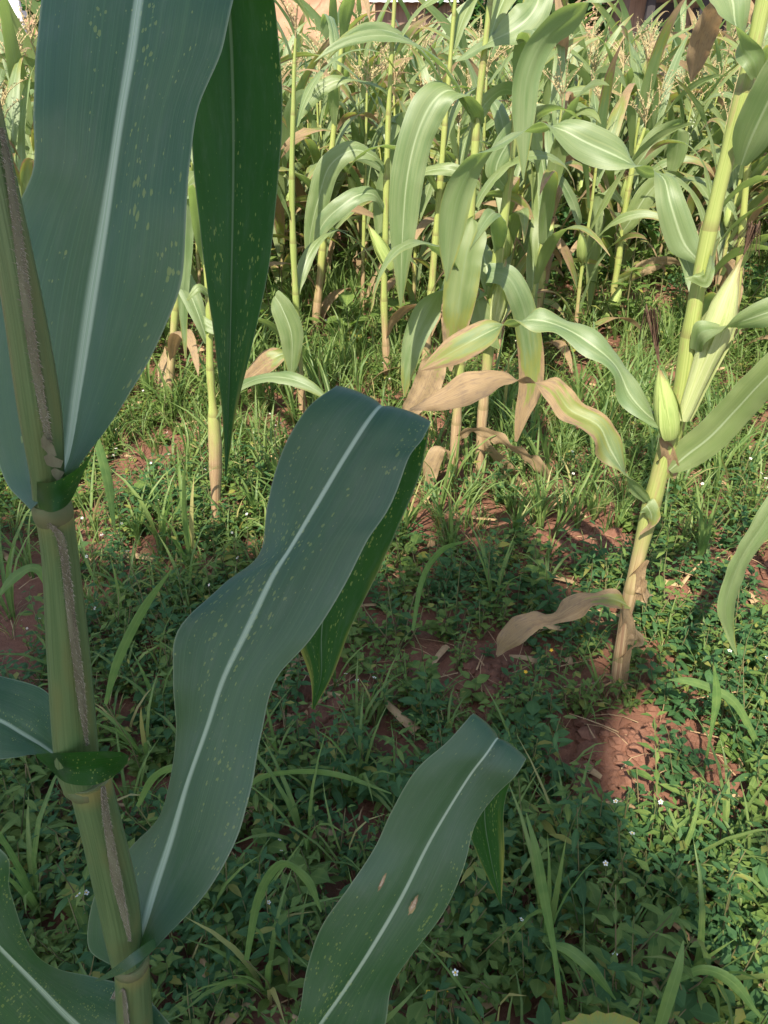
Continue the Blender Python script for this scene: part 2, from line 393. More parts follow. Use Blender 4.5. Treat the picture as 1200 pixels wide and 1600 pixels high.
# ------------------------------------------------------------------ the ground
def build_ground():
    t = np.linspace(-1, 1, 221)
    xs = np.sign(t) * (2.6 * np.abs(t) + 250 * np.abs(t) ** 7)
    u = np.linspace(0, 1, 281); ys = -6 + 0 * u
    ys = np.where(u < 0.12, -60 + (u / 0.12) * 60.3, 0.3 + (u - 0.12) / 0.88 * 5.2 + 260 * np.clip((u - 0.12) / 0.88, 0, 1) ** 9)
    pts = np.zeros((len(ys), len(xs), 3))
    for i, y in enumerate(ys):
        for j, x in enumerate(xs): pts[i, j] = (x, y, ground_z(x, y))
    mb = MB(); at = np.zeros_like(pts); mb.grid(pts, at)
    o = mb.build('ground', M_SOIL); kind(o, 'structure')
build_ground()

# ------------------------------------------------------------------ maize: shared shapes
def maize_leaf_curve(z, az, length, width, th0, th1, twist, pw=1.25, n=13):
    """Left, mid, right polylines of a wild maize leaf that leaves the stalk at height z."""
    ca, sa = math.cos(az), math.sin(az)
    out = np.array([ca, sa, 0]); sidev = np.array([-sa, ca, 0]); up = np.array([0, 0, 1.0])
    p = out * 0.012 + up * z; L, M, Rr = [], [], []
    tw0 = R_.uniform(-0.2, 0.2); ph = R_.random() * 6; bend = R_.uniform(-0.5, 0.5); cur = 0.0
    for i in range(n):
        f = i / (n - 1)
        th = th0 + (th1 - th0) * (f ** pw)
        d = out * math.sin(th) + up * math.cos(th)
        cur = bend * f * f
        d = d * math.cos(cur) + sidev * math.sin(cur) * math.sin(th)
        nv = np.cross(d, sidev); nv /= np.linalg.norm(nv)
        a = tw0 + twist * f ** 1.4 + 0.25 * math.sin(ph + f * 9)
        sd = sidev * math.cos(a) + nv * math.sin(a)
        w = width * min(1.0, 0.42 + 2.6 * f) * (1 - f ** 2.6) ** 0.8 + 0.0008
        M.append(p.copy()); L.append(p - sd * w / 2); Rr.append(p + sd * w / 2)
        p = p + d * length / (n - 1)
    # adaxial side up: side x along must point up/inwards
    return np.array(Rr), np.array(M), np.array(L)

def tassel_mesh(mb, top, h, spk=22, mat=0):
    top = np.asarray(top, float)
    nb = R_.randint(7, 11)
    for i in range(nb):
        az = R_.uniform(0, 6.28); th = 0.04 if i == 0 else R_.uniform(0.25, 0.75); ln = h * (1.0 if i == 0 else R_.uniform(0.55, 0.85))
        st = top + np.array([0, 0, 0 if i == 0 else R_.uniform(0, 0.25) * h])
        pts = []; p = st.copy(); t2 = th
        for q in range(7):
            pts.append(p.copy()); p = p + ln / 6 * np.array([math.sin(t2) * math.cos(az), math.sin(t2) * math.sin(az), math.cos(t2)]); t2 += R_.uniform(0.0, 0.16) if i else 0.02
        rr = [0.0022, 0.0017, 0.0016, 0.0015, 0.0013, 0.0012, 0.0006]
        mb.tube(pts if spk > 8 else pts[::2], rr if spk > 8 else [x * 1.6 for x in rr[::2]], 4 if spk > 8 else 3, mat, cap=False)
        pts = np.array(pts)
        for q in range(spk):                      # spikelets
            f = R_.uniform(0.12, 1.0) * 5.99; a = pts[int(f)] + (pts[min(6, int(f) + 1)] - pts[int(f)]) * (f % 1)
            dv = np.array([R_.uniform(-1, 1), R_.uniform(-1, 1), R_.uniform(0.1, 1.4)]); dv *= 0.011 / np.linalg.norm(dv)
            sv = np.cross(dv, [R_.uniform(-1, 1), R_.uniform(-1, 1), 0.3]); sv *= 0.0024 / (np.linalg.norm(sv) + 1e-9)
            mb.add([a, a + dv * 0.5 + sv, a + dv, a + dv * 0.5 - sv], [(0, 1, 2, 3)], None, mat)

def ear_mesh(mb, base, direction, length, rad, mat=0, prof=None):
    base = np.asarray(base, float); d = np.asarray(direction, float); d /= np.linalg.norm(d)
    prof = prof or [(0, 0.55), (0.08, 0.8), (0.25, 1.0), (0.5, 0.97), (0.7, 0.75), (0.86, 0.45), (0.96, 0.2), (1.05, 0.04)]
    u = np.cross(d, [0.3, 0.9, 0.2]); u /= np.linalg.norm(u); w = np.cross(d, u)
    for lay in range(3):                              # overlapping husk sheets
        a0 = lay * 2.1 + R_.random(); span = 3.0; sc = 1.0 - 0.0 * lay
        pts = np.zeros((len(prof), 10, 3)); at = np.zeros_like(pts)
        for i, (t, r) in enumerate(prof):
            for j in range(10):
                g = a0 + span * (j / 9 - 0.5) * (1 - 0.25 * t)
                rr = rad * r * (1.0 + 0.06 * lay + 0.03 * math.sin(j * 2.4 + lay) + (0.12 if j in (0, 9) else 0)) + (0.0012 * lay)
                pts[i, j] = base + d * length * t * (1 - 0.07 * lay) + rr * (math.cos(g) * u + math.sin(g) * w)
                at[i, j] = (j / 4.5 - 1, t, lay / 3)
        mb.grid(pts, at, mat)

def silk_mesh(mb, tip, d, mat=0, n=26, ln=0.03):
    for i in range(n):
        v = np.array([R_.uniform(-1, 1), R_.uniform(-1, 1), R_.uniform(-1.6, 0.1)]); v = v / np.linalg.norm(v) * ln * R_.uniform(0.5, 1)
        tip = np.asarray(tip, float)
        mb.tube([tip, tip + np.asarray(d) * 0.015 + v * 0.4, tip + np.asarray(d) * 0.01 + v + np.array([0, 0, -0.012])], [0.0011, 0.0009, 0.0005], 3, mat, cap=False)

def stalk_mesh(mb, pts, r0, r1, nodes, sides=8, rnd=None):
    """Jointed stalk through pts; nodes = number of internodes."""
    n = nodes * 4 + 1
    c = catmull(pts, n); rr = []
    for i in range(n):
        f = i / (n - 1); ph = i % 4
        rr.append((r0 + (r1 - r0) * f) * (1.16 if ph == 0 else (1.10 if ph == 3 else 0.98)))
    mb.tube(c, rr, sides, 0, 0, 1, R_.random() if rnd is None else rnd)
    return c

R_.seed(21)
# ------------------------------------------------------------------ maize: prototypes for the field
def maize_proto(height, lush, dryness, far=False):
    """List of (part name, mesh builder, materials, dry) in local coordinates."""
    parts = []
    lean = np.array([R_.uniform(-0.06, 0.06), R_.uniform(-0.06, 0.06), 1.0])
    top = lean * height
    path = [np.zeros(3), top * 0.35 + np.array([R_.uniform(-.012, .012), R_.uniform(-.012, .012), 0]), top * 0.7, top]
    mb = MB(); cl = stalk_mesh(mb, path, 0.0105, 0.0045, 3 if far else 9, 4 if far else 7); parts.append(('stalk', mb, M_STALK, 0))
    nl = R_.randint(11, 13); az = R_.uniform(0, 6.28)
    for i in range(nl):
        f = 0.10 + 0.80 * i / (nl - 1)
        idx = f * (len(cl) - 1); b = cl[int(idx)]
        az += math.pi + R_.uniform(-0.5, 0.5)
        ln = height * R_.uniform(0.40, 0.56) * (0.75 + 0.5 * math.sin(f * 3.0)); wd = R_.uniform(0.045, 0.070) * lush * (0.8 + 0.35 * math.sin(f * 3.0))
        th1 = R_.uniform(2.3, 3.0) if (f < 0.7 and R_.random() < .7) else R_.uniform(0.9, 2.2)
        if f < 0.22: th1 = R_.uniform(2.6, 3.05)
        L, M, Rr = maize_leaf_curve(0, az, ln, wd, R_.uniform(0.15, 0.5), th1, R_.uniform(-1.8, 1.8), R_.choice([1.1, 1.4, 2.2]))
        mb = MB(); blade(mb, L + b, M + b, Rr + b, 9 if far else 16, 1 if far else 2, R_.uniform(0.1, 0.5), None, 0, ripple=0.006)
        dry = 1.05 if (f < 0.2 and R_.random() < 0.5) else max(0.0, min(1.0, R_.gauss(dryness + (0.15 if f < 0.4 else 0), 0.14)))
        parts.append(('leaf', mb, M_MID, dry))
    mb = MB(); tassel_mesh(mb, cl[-1], R_.uniform(0.17, 0.24), 4 if far else 22); parts.append(('tassel', mb, M_TASSEL, 0))
    if far: return parts
    f = R_.uniform(0.42, 0.52); b = cl[int(f * (len(cl) - 1))]; a = R_.uniform(0, 6.28)
    d = np.array([math.cos(a) * 0.42, math.sin(a) * 0.42, 1.0])
    mb = MB(); ear_mesh(mb, b + np.array([math.cos(a), math.sin(a), 0]) * 0.012, d, R_.uniform(0.13, 0.18), R_.uniform(0.019, 0.025)); parts.append(('ear', mb, M_HUSK, 0))
    mb = MB(); silk_mesh(mb, b + d / np.linalg.norm(d) * 0.17, d / np.linalg.norm(d)); parts.append(('silk', mb, M_SILK, 0))
    return parts
PROTO = []; PROTO_MB = [maize_proto(R_.uniform(0.98, 1.18), 1.05, 0.1, True) for _ in range(8)]
for i in range(9):
    ps = maize_proto(R_.uniform(0.98, 1.18), R_.uniform(0.85, 1.05), R_.uniform(0.02, 0.25))
    PROTO.append([(n, mb.mesh('maize_' + n, mt), dr) for n, mb, mt, dr in ps])

def place_maize(i, loc, rz, sc, label, group):
    t = thing('maize_plant', (0, 0, 0), label, 'maize plant', group)
    t.location = loc; t.rotation_euler = (0, 0, rz); t.scale = (sc, sc, sc)
    ear = None
    for n, me, dr in PROTO[i]:
        o = bpy.data.objects.new(n, me); COL.objects.link(o)
        if n == 'silk' and ear is not None: o.parent = ear
        else: o.parent = t
        if n == 'ear': ear = o
        if n == 'leaf': o['dry'] = float(min(1.1, max(0, dr + R_.uniform(-0.05, 0.05))))
    return t

R_.seed(22)
# ------------------------------------------------------------------ the near maize plant on the left
NEAR_Y = 0.32
near = thing('maize_plant', (V(250, 1600, NEAR_Y)[0], NEAR_Y, 0.0), 'large shaded maize plant close by at left with broad dark leaves', 'maize plant')
def near_stalk():
    # internodes (px, py, width px), each a leaf sheath with its own swelling; off-frame ones first
    secs = [
        [(236, 2600, 46), (232, 2300, 46), (228, 2050, 48)],
        [(228, 2060, 47), (226, 1900, 48), (222, 1800, 50)],
        [(224, 1810, 50), (216, 1680, 52), (211, 1600, 54), (205, 1500, 52)],
        [(199, 1512, 44), (194, 1470, 54), (183, 1400, 63), (160, 1300, 63), (139, 1215, 64)],
        [(128, 1228, 56), (119, 1175, 66), (106, 1010, 63), (95, 880, 55), (84, 795, 56)],
        [(74, 800, 42), (74, 745, 50), (62, 640, 64), (42, 510, 62), (20, 390, 57), (-8, 250, 52), (-30, 140, 50)],
        [(-34, 160, 44), (-60, 20, 46), (-95, -150, 42), (-120, -300, 38)]]
    for k, sec in enumerate(secs):
        n = 8 * (len(sec) - 1) + 1
        px = catmull(sec, n)
        pts = np.array([V(a, b, NEAR_Y + 0.0) for a, b, w in px])
        rr = np.array([w * depth_at(b, NEAR_Y) / FPX / 2 for a, b, w in px])
        mb = MB(); mb.tube(pts, rr, 20, 0, 0, 1, 0.13 * k)
        mb.build('stalk_sheath' if k else 'stalk', M_SHEATH, near)
    # bare node rings
    for (a, b, w) in [(204, 1504, 54), (136, 1222, 64), (82, 797, 58)]:
        c = V(a, b, NEAR_Y); r = w * depth_at(b, NEAR_Y) / FPX / 2
        up = np.array([0.05, 0, 1.0]); up /= np.linalg.norm(up)
        mb = MB(); mb.tube([c - up * 0.006, c - up * 0.003, c + up * 0.002, c + up * 0.005], [r * 0.95, r * 1.05, r * 1.05, r * 0.9], 20, 0)
        mb.build('stalk_node', M_NODE, near)
    # purple-brown overlapping sheath margins with hairs
    seams = [
        [(176, 1560, 8), (188, 1545, 12), (193, 1580, 15), (198, 1640, 16)],
        [(161, 1228, 7), (164, 1262, 13), (171, 1310, 15), (181, 1370, 18), (192, 1420, 14), (203, 1470, 5)],
        [(66, 812, 10), (93, 838, 14), (104, 900, 15), (112, 970, 16), (121, 1040, 16), (128, 1100, 14), (136, 1165, 5)],
        [(2, 200, 8), (16, 280, 15), (32, 400, 18), (46, 510, 18), (62, 610, 16), (76, 690, 12)]]
    for sm in seams:
        px = catmull(sm, 30)
        Ls, Ms, Rs, hairs = [], [], [], MB()
        for a, b, w in px:
            dp = depth_at(b, NEAR_Y)
            # put the membrane on the surface of the stalk facing the camera
            base = [s for s in NEAR_PX if True]
            ca, cw = np.interp(b, NEAR_B, NEAR_A), np.interp(b, NEAR_B, NEAR_W)
            r = cw / 2
            def surf(x):
                q = max(-0.98, min(0.98, (x - ca) / r))
                return P(x, b, dp - r * dp / FPX * math.sqrt(1 - q * q) / math.cos(PITCH + math.atan((b - 800) / FPX)) - 0.0006)
            w *= 0.85; Ls.append(surf(a - w / 2)); Ms.append(surf(a)); Rs.append(surf(a + w / 2))
        mb = MB(); blade(mb, Ls, Ms, Rs, 60, 3, 0.0, 0.5)
        m = mb.build('sheath_margin', M_PURPLE, near)
        hb = MB()
        Lc, Mc, Rc = catmull(Ls, 260), catmull(Ms, 260), catmull(Rs, 260)
        for i in range(260):
            for _ in range(4):
                f = R_.random(); p = Lc[i] * f + Rc[i] * (1 - f)
                if R_.random() < 0.55: p = Rc[i] if R_.random() < 0.7 else Lc[i]
                out = np.array([R_.uniform(-0.6, 1.0), -0.6, R_.uniform(-0.5, 0.7)]); out *= R_.uniform(0.0012, 0.0032) / np.linalg.norm(out)
                wv = np.array([0.00009, 0, 0.00009])
                hb.add([p - wv, p + wv, p + out], [(0, 1, 2)])
        h = hb.mesh('hair', M_HAIR); ho = bpy.data.objects.new('hair', h); COL.objects.link(ho); ho.parent = m
        ho.matrix_parent_inverse = Matrix.Identity(4); kind(ho, 'stuff')
NEAR_PX = [(-34, 120, 50), (-8, 250, 52), (20, 390, 57), (42, 510, 62), (62, 640, 64), (74, 745, 50), (84, 800, 56), (95, 880, 55), (106, 1010, 63), (119, 1175, 66), (139, 1222, 64), (160, 1300, 63), (183, 1400, 63), (197, 1480, 54), (205, 1505, 52), (211, 1600, 54), (216, 1680, 52)]
NEAR_B = [q[1] for q in NEAR_PX]; NEAR_A = [q[0] for q in NEAR_PX]; NEAR_W = [q[2] for q in NEAR_PX]
near_stalk()

def edge_leaf(name, st, n, half, mat, parent, bow, dry=0.0, ripple=0.0, rnd=None, groove=0.0012, label=None):
    """Stations (Lx,Ly, Mx,My, Rx,Ry, depth mid, extra depth left, extra depth right)."""
    L = [P(a[0], a[1], a[6] + a[7]) for a in st]; M = [P(a[2], a[3], a[6]) for a in st]; Rr = [P(a[4], a[5], a[6] + a[8]) for a in st]
    mb = MB(); blade(mb, L, M, Rr, n, half, bow, rnd, 0, ripple=ripple, groove=groove, norib=(name == 'leaf_collar'))
    o = mb.build(name, mat, parent); o['dry'] = dry
    if label: o['label'] = label
    return o
LEAF_A = [
    (48, 797, 72, 778, 100, 788, .366, .0, -.012), (4, 742, 103, 722, 138, 712, .380, .008, -.012), (-32, 610, 122, 610, 205, 612, .380, .012, -.008),
    (-28, 470, 143, 470, 270, 482, .374, .012, -.006), (12, 352, 162, 350, 291, 370, .372, .006, -.008), (50, 270, 174, 270, 296, 262, .374, -.004, .0),
    (52, 170, 189, 175, 310, 168, .380, -.006, .006), (56, 80, 205, 80, 347, 78, .390, .0, .004), (70, -20, 220, -20, 368, -20, .405, .006, .0),
    (110, -120, 244, -130, 388, -110, .43, .0, .0), (170, -190, 282, -205, 402, -185, .475, .0, .0), (235, -165, 322, -165, 414, -145, .515, .0, .0),
    (285, -60, 350, -60, 422, -60, .545, .004, .0), (288, 40, 360, 40, 433, 40, .56, .008, .006), (292, 140, 364, 140, 441, 140, .568, .01, .008),
    (300, 230, 365, 230, 439, 230, .575, .012, .01), (309, 330, 364, 330, 430, 330, .58, .012, .01), (321, 430, 362, 430, 418, 430, .588, .012, .01),
    (336, 540, 360, 540, 394, 540, .596, .008, .008), (347, 650, 357, 650, 368, 650, .604, .004, .004), (352, 745, 353, 745, 354, 745, .61, .0, .0)]
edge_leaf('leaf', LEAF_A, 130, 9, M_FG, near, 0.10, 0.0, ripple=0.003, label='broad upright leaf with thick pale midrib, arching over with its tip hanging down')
LEAF_C = [
    (178, 1512, 210, 1494, 214, 1514, .578, .006, -.018), (139, 1478, 228, 1440, 262, 1464, .592, .03, -.018), (150, 1390, 243, 1385, 326, 1390, .600, .03, -.012),
    (202, 1325, 266, 1310, 372, 1306, .602, .022, -.004), (254, 1265, 290, 1225, 393, 1228, .602, .012, .0), (275, 1150, 322, 1137, 408, 1150, .602, .012, .006),
    (270, 1060, 349, 1060, 430, 1064, .604, .0, .004), (278, 985, 386, 984, 486, 998, .610, -.006, .0), (345, 917, 425, 900, 537, 918, .618, .006, -.004),
    (404, 866, 452, 856, 573, 848, .624, .014, -.006), (418, 785, 493, 789, 612, 786, .630, .010, -.002), (438, 712, 536, 718, 640, 714, .638, .004, .0),
    (478, 641, 573, 660, 661, 686, .648, .0, .0), (521, 605, 594, 634, 673, 660, .664, .0, .0), (520, 612, 596, 644, 671, 668, .682, .004, .0),
    (470, 700, 565, 720, 656, 742, .694, .006, .0), (445, 810, 535, 818, 622, 824, .702, .006, .0), (440, 895, 515, 897, 590, 896, .710, .004, .0),
    (458, 985, 503, 985, 550, 976, .718, .004, .0), (484, 1058, 502, 1054, 522, 1050, .726, .0, .0), (488, 1107, 489, 1108, 490, 1109, .732, .0, .0)]
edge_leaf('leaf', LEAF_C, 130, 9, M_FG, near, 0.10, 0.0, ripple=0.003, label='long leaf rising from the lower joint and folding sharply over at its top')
LEAF_D = [
    (232, 1826, 240, 1832, 248, 1845, .81, .0, .0), (290, 1752, 330, 1790, 352, 1840, .79, .0, .0), (362, 1678, 412, 1716, 470, 1768, .765, .0, .0),
    (440, 1630, 470, 1642, 580, 1660, .735, .0, .0), (466, 1588, 503, 1596, 602, 1602, .715, .0, .0), (478, 1520, 541, 1544, 612, 1542, .705, .004, .006),
    (501, 1450, 584, 1478, 642, 1494, .695, .0, .004), (545, 1386, 628, 1402, 692, 1428, .69, -.004, .0), (585, 1325, 668, 1322, 724, 1358, .685, .004, -.004),
    (613, 1265, 702, 1264, 742, 1290, .68, .004, .0), (650, 1203, 735, 1212, 772, 1246, .675, .0, .004), (700, 1158, 759, 1180, 806, 1212, .672, .0, .0),
    (737, 1117, 778, 1153, 822, 1186, .680, .0, .0), (738, 1128, 779, 1163, 818, 1196, .696, .0, .0), (732, 1205, 766, 1215, 798, 1222, .708, .0, .0),
    (726, 1270, 757, 1270, 787, 1268, .715, .0, .0), (746, 1336, 766, 1336, 788, 1336, .722, .0, .0), (781, 1411, 782, 1412, 783, 1413, .73, .0, .0)]
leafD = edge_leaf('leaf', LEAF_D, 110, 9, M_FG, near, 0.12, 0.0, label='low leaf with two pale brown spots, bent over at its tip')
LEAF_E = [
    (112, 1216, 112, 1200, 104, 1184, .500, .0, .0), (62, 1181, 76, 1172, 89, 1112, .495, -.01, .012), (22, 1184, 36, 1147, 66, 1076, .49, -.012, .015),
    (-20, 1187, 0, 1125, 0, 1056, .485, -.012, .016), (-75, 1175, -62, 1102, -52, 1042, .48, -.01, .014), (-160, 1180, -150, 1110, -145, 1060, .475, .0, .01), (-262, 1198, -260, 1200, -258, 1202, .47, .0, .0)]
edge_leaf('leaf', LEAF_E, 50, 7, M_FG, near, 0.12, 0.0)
COLLAR = [  # front of the leaf base that clasps the stalk below leaf E
    (58, 1184, 57, 1181, 56, 1178, .482, .0, .0), (82, 1206, 80, 1192, 76, 1177, .468, .0, -.006), (106, 1224, 106, 1201, 104, 1176, .456, .0, -.012), (150, 1226, 151, 1200, 152, 1174, .450, .002, -.014),
    (184, 1208, 186, 1192, 188, 1175, .460, .004, -.008), (199, 1192, 200, 1187, 201, 1181, .474, .0, .0)]
edge_leaf('leaf_collar', COLLAR, 30, 4, M_FG, near, 0.0, 0.0, groove=0)
COLLAR2 = [  # clasping base of the upper leaf
    (62, 795, 56, 775, 46, 752, .366, .0, .004), (84, 800, 84, 778, 86, 752, .345, .0, -.004), (112, 780, 122, 752, 132, 722, .352, .0, -.002), (140, 712, 148, 700, 155, 682, .364, .0, .0)]
edge_leaf('leaf_collar', COLLAR2, 30, 4, M_FG, near, 0.0, 0.0, groove=0)
COLLAR3 = [  # margin of the long leaf sweeping across the front of the stalk
    (246, 1478, 243, 1472, 240, 1466, .572, .0, .0), (222, 1500, 218, 1492, 214, 1484, .548, .0, .0), (196, 1518, 192, 1511, 188, 1504, .546, .0, .0), (170, 1529, 168, 1525, 166, 1521, .556, .0, .0), (148, 1534, 148, 1533, 148, 1532, .566, .0, .0)]
edge_leaf('leaf_collar', COLLAR3, 30, 3, M_FG, near, 0.0, 0.0, groove=0)
LEAF_F = [
    (205, 1690, 214, 1660, 268, 1602, .665, .0, .0), (110, 1692, 160, 1636, 216, 1548, .66, .0, .02), (40, 1680, 110, 1592, 150, 1527, .645, .0, .025),
    (-30, 1620, 55, 1535, 86, 1512, .625, .0, .02), (-80, 1560, 0, 1480, 46, 1477, .605, .0, .015), (-120, 1480, -50, 1430, 16, 1392, .59, .0, .015),
    (-160, 1420, -92, 1382, -6, 1322, .58, .0, .01), (-222, 1248, -220, 1250, -218, 1252, .57, .0, .0)]
edge_leaf('leaf', LEAF_F, 60, 8, M_FG, near, 0.14, 0.0)
# torn ligule at the upper joint
mb = MB()
for (a, b, r) in [(78, 700, 10), (84, 720, 12), (90, 738, 9), (72, 690, 7)]:
    c = P(a, b, depth_at(b, NEAR_Y) - 0.014); q = r * 0.37 / FPX
    mb.add([c + np.array([math.cos(t) * q * R_.uniform(.6, 1.3), -0.001 * (i % 2), math.sin(t) * q * R_.uniform(.7, 1.8)]) for i, t in enumerate(np.linspace(0, 6.28, 8)[:-1])], [tuple(range(7))])
mb.build('ligule', M_PURPLE, near)
# the two lesions on the low leaf
for (a, b, w, h, d) in [(597, 1378, 5, 14, .6925), (646, 1414, 7, 16, .6905)]:
    for q, (mt, sc, dz) in enumerate([(M_LIGULE, 1.0, .0082), (M_BROWN, 0.62, .0086)]):
        mb = MB(); c = P(a, b, d - dz); ring = []
        for t in np.linspace(0, 6.2832, 25)[:-1]:
            k = R_.uniform(.7, 1.15) * sc * d / FPX
            ring.append(c + RIGHT * (math.cos(t) * w * 0.7 + math.sin(t) * 0.45 * h) * k + UPV * math.sin(t) * h * k)
        mb.add(ring, [tuple(range(24))]); o = mb.build('leaf_spot', mt, leafD); o.matrix_parent_inverse = Matrix.Identity(4)

R_.seed(23)
# ------------------------------------------------------------------ hand-placed maize plants
def hand_maize(label, base_px, stalk_px, leaves, r_scale=1.0, wild=0, wild_from=0.2, tassel=False, ears=(), nodes=9, wild_dry=0.1, group=None):
    """stalk_px: (px, py, width px) from the base up, all in the vertical plane through the base; leaves: (stations with depth offset, dry)."""
    g = G(*base_px); Y = g[1]
    t = thing('maize_plant', (g[0], g[1], ground_z(g[0], g[1])), label, 'maize plant', group)
    pts = np.array([V(a, b, Y) for a, b, w in stalk_px]); ws = np.array([w * (0.82 if Y > 1.6 else 0.95) * depth_at(b, Y) / FPX / 2 for a, b, w in stalk_px])
    pts = np.vstack([pts[0] - np.array([0, 0, 0.05]), pts]); ws = np.r_[ws[0], ws]
    n = nodes * 5 + 1
    c = catmull(pts, n); rr = np.interp(np.linspace(0, 1, n), np.linspace(0, 1, len(ws)), ws)
    mult = np.array([{0: 1.12, 4: 1.07}.get(i % 5, 0.97) for i in range(n)])
    mb = MB(); mb.tube(c, rr * mult, 12, 0, 0, 1, R_.random()); mb.build('stalk', M_STALK, t)
    for st, dry in leaves:
        st2 = [(a, b, w, depth_at(b, Y) + d, tw) for a, b, w, d, tw in st]
        L, M, Rr = ribbon_px(st2)
        mb = MB(); blade(mb, L, M, Rr, 60, 4, 0.22, None, 0, ripple=0.004 if dry < .5 else 0.016)
        o = mb.build('leaf', M_MID, t); o['dry'] = dry
    az = R_.uniform(0, 6.28); hgt = c[-1][2]
    for i in range(wild):
        f = wild_from + (0.93 - wild_from) * i / max(1, wild - 1); b = c[int(f * (n - 1))]
        az += math.pi + R_.uniform(-0.6, 0.6)
        L, M, Rr = maize_leaf_curve(0, az, R_.uniform(0.38, 0.58), R_.uniform(0.045, 0.065), R_.uniform(0.25, 0.6), R_.uniform(2.2, 3.0), R_.uniform(-1.5, 1.5))
        mb = MB(); blade(mb, L + b, M + b, Rr + b, 26, 3, 0.3, None, 0, ripple=0.006)
        o = mb.build('leaf', M_MID, t); o['dry'] = max(0, R_.gauss(wild_dry, 0.12)) if f > 0.25 else 1.0
    if tassel:
        mb = MB(); tassel_mesh(mb, c[-1], 0.22); mb.build('tassel', M_TASSEL, t)
    for (a, b, d, a2, b2, d2, rad, pale, silk, *pf) in ears:
        e0 = P(a, b, depth_at(b, Y) + d); e1 = P(a2, b2, depth_at(b2, Y) + d2); dv = e1 - e0; ln = np.linalg.norm(dv)
        mb = MB(); ear_mesh(mb, e0, dv, ln / 1.05, rad, 0, pf[0] if pf else None); e = mb.build('ear', M_HUSKPALE if pale else M_HUSK, t)
        if silk:
            mb = MB(); silk_mesh(mb, e1, dv / ln); s = mb.mesh('silk', M_SILK); so = bpy.data.objects.new('silk', s); COL.objects.link(so); so.parent = e
    return t

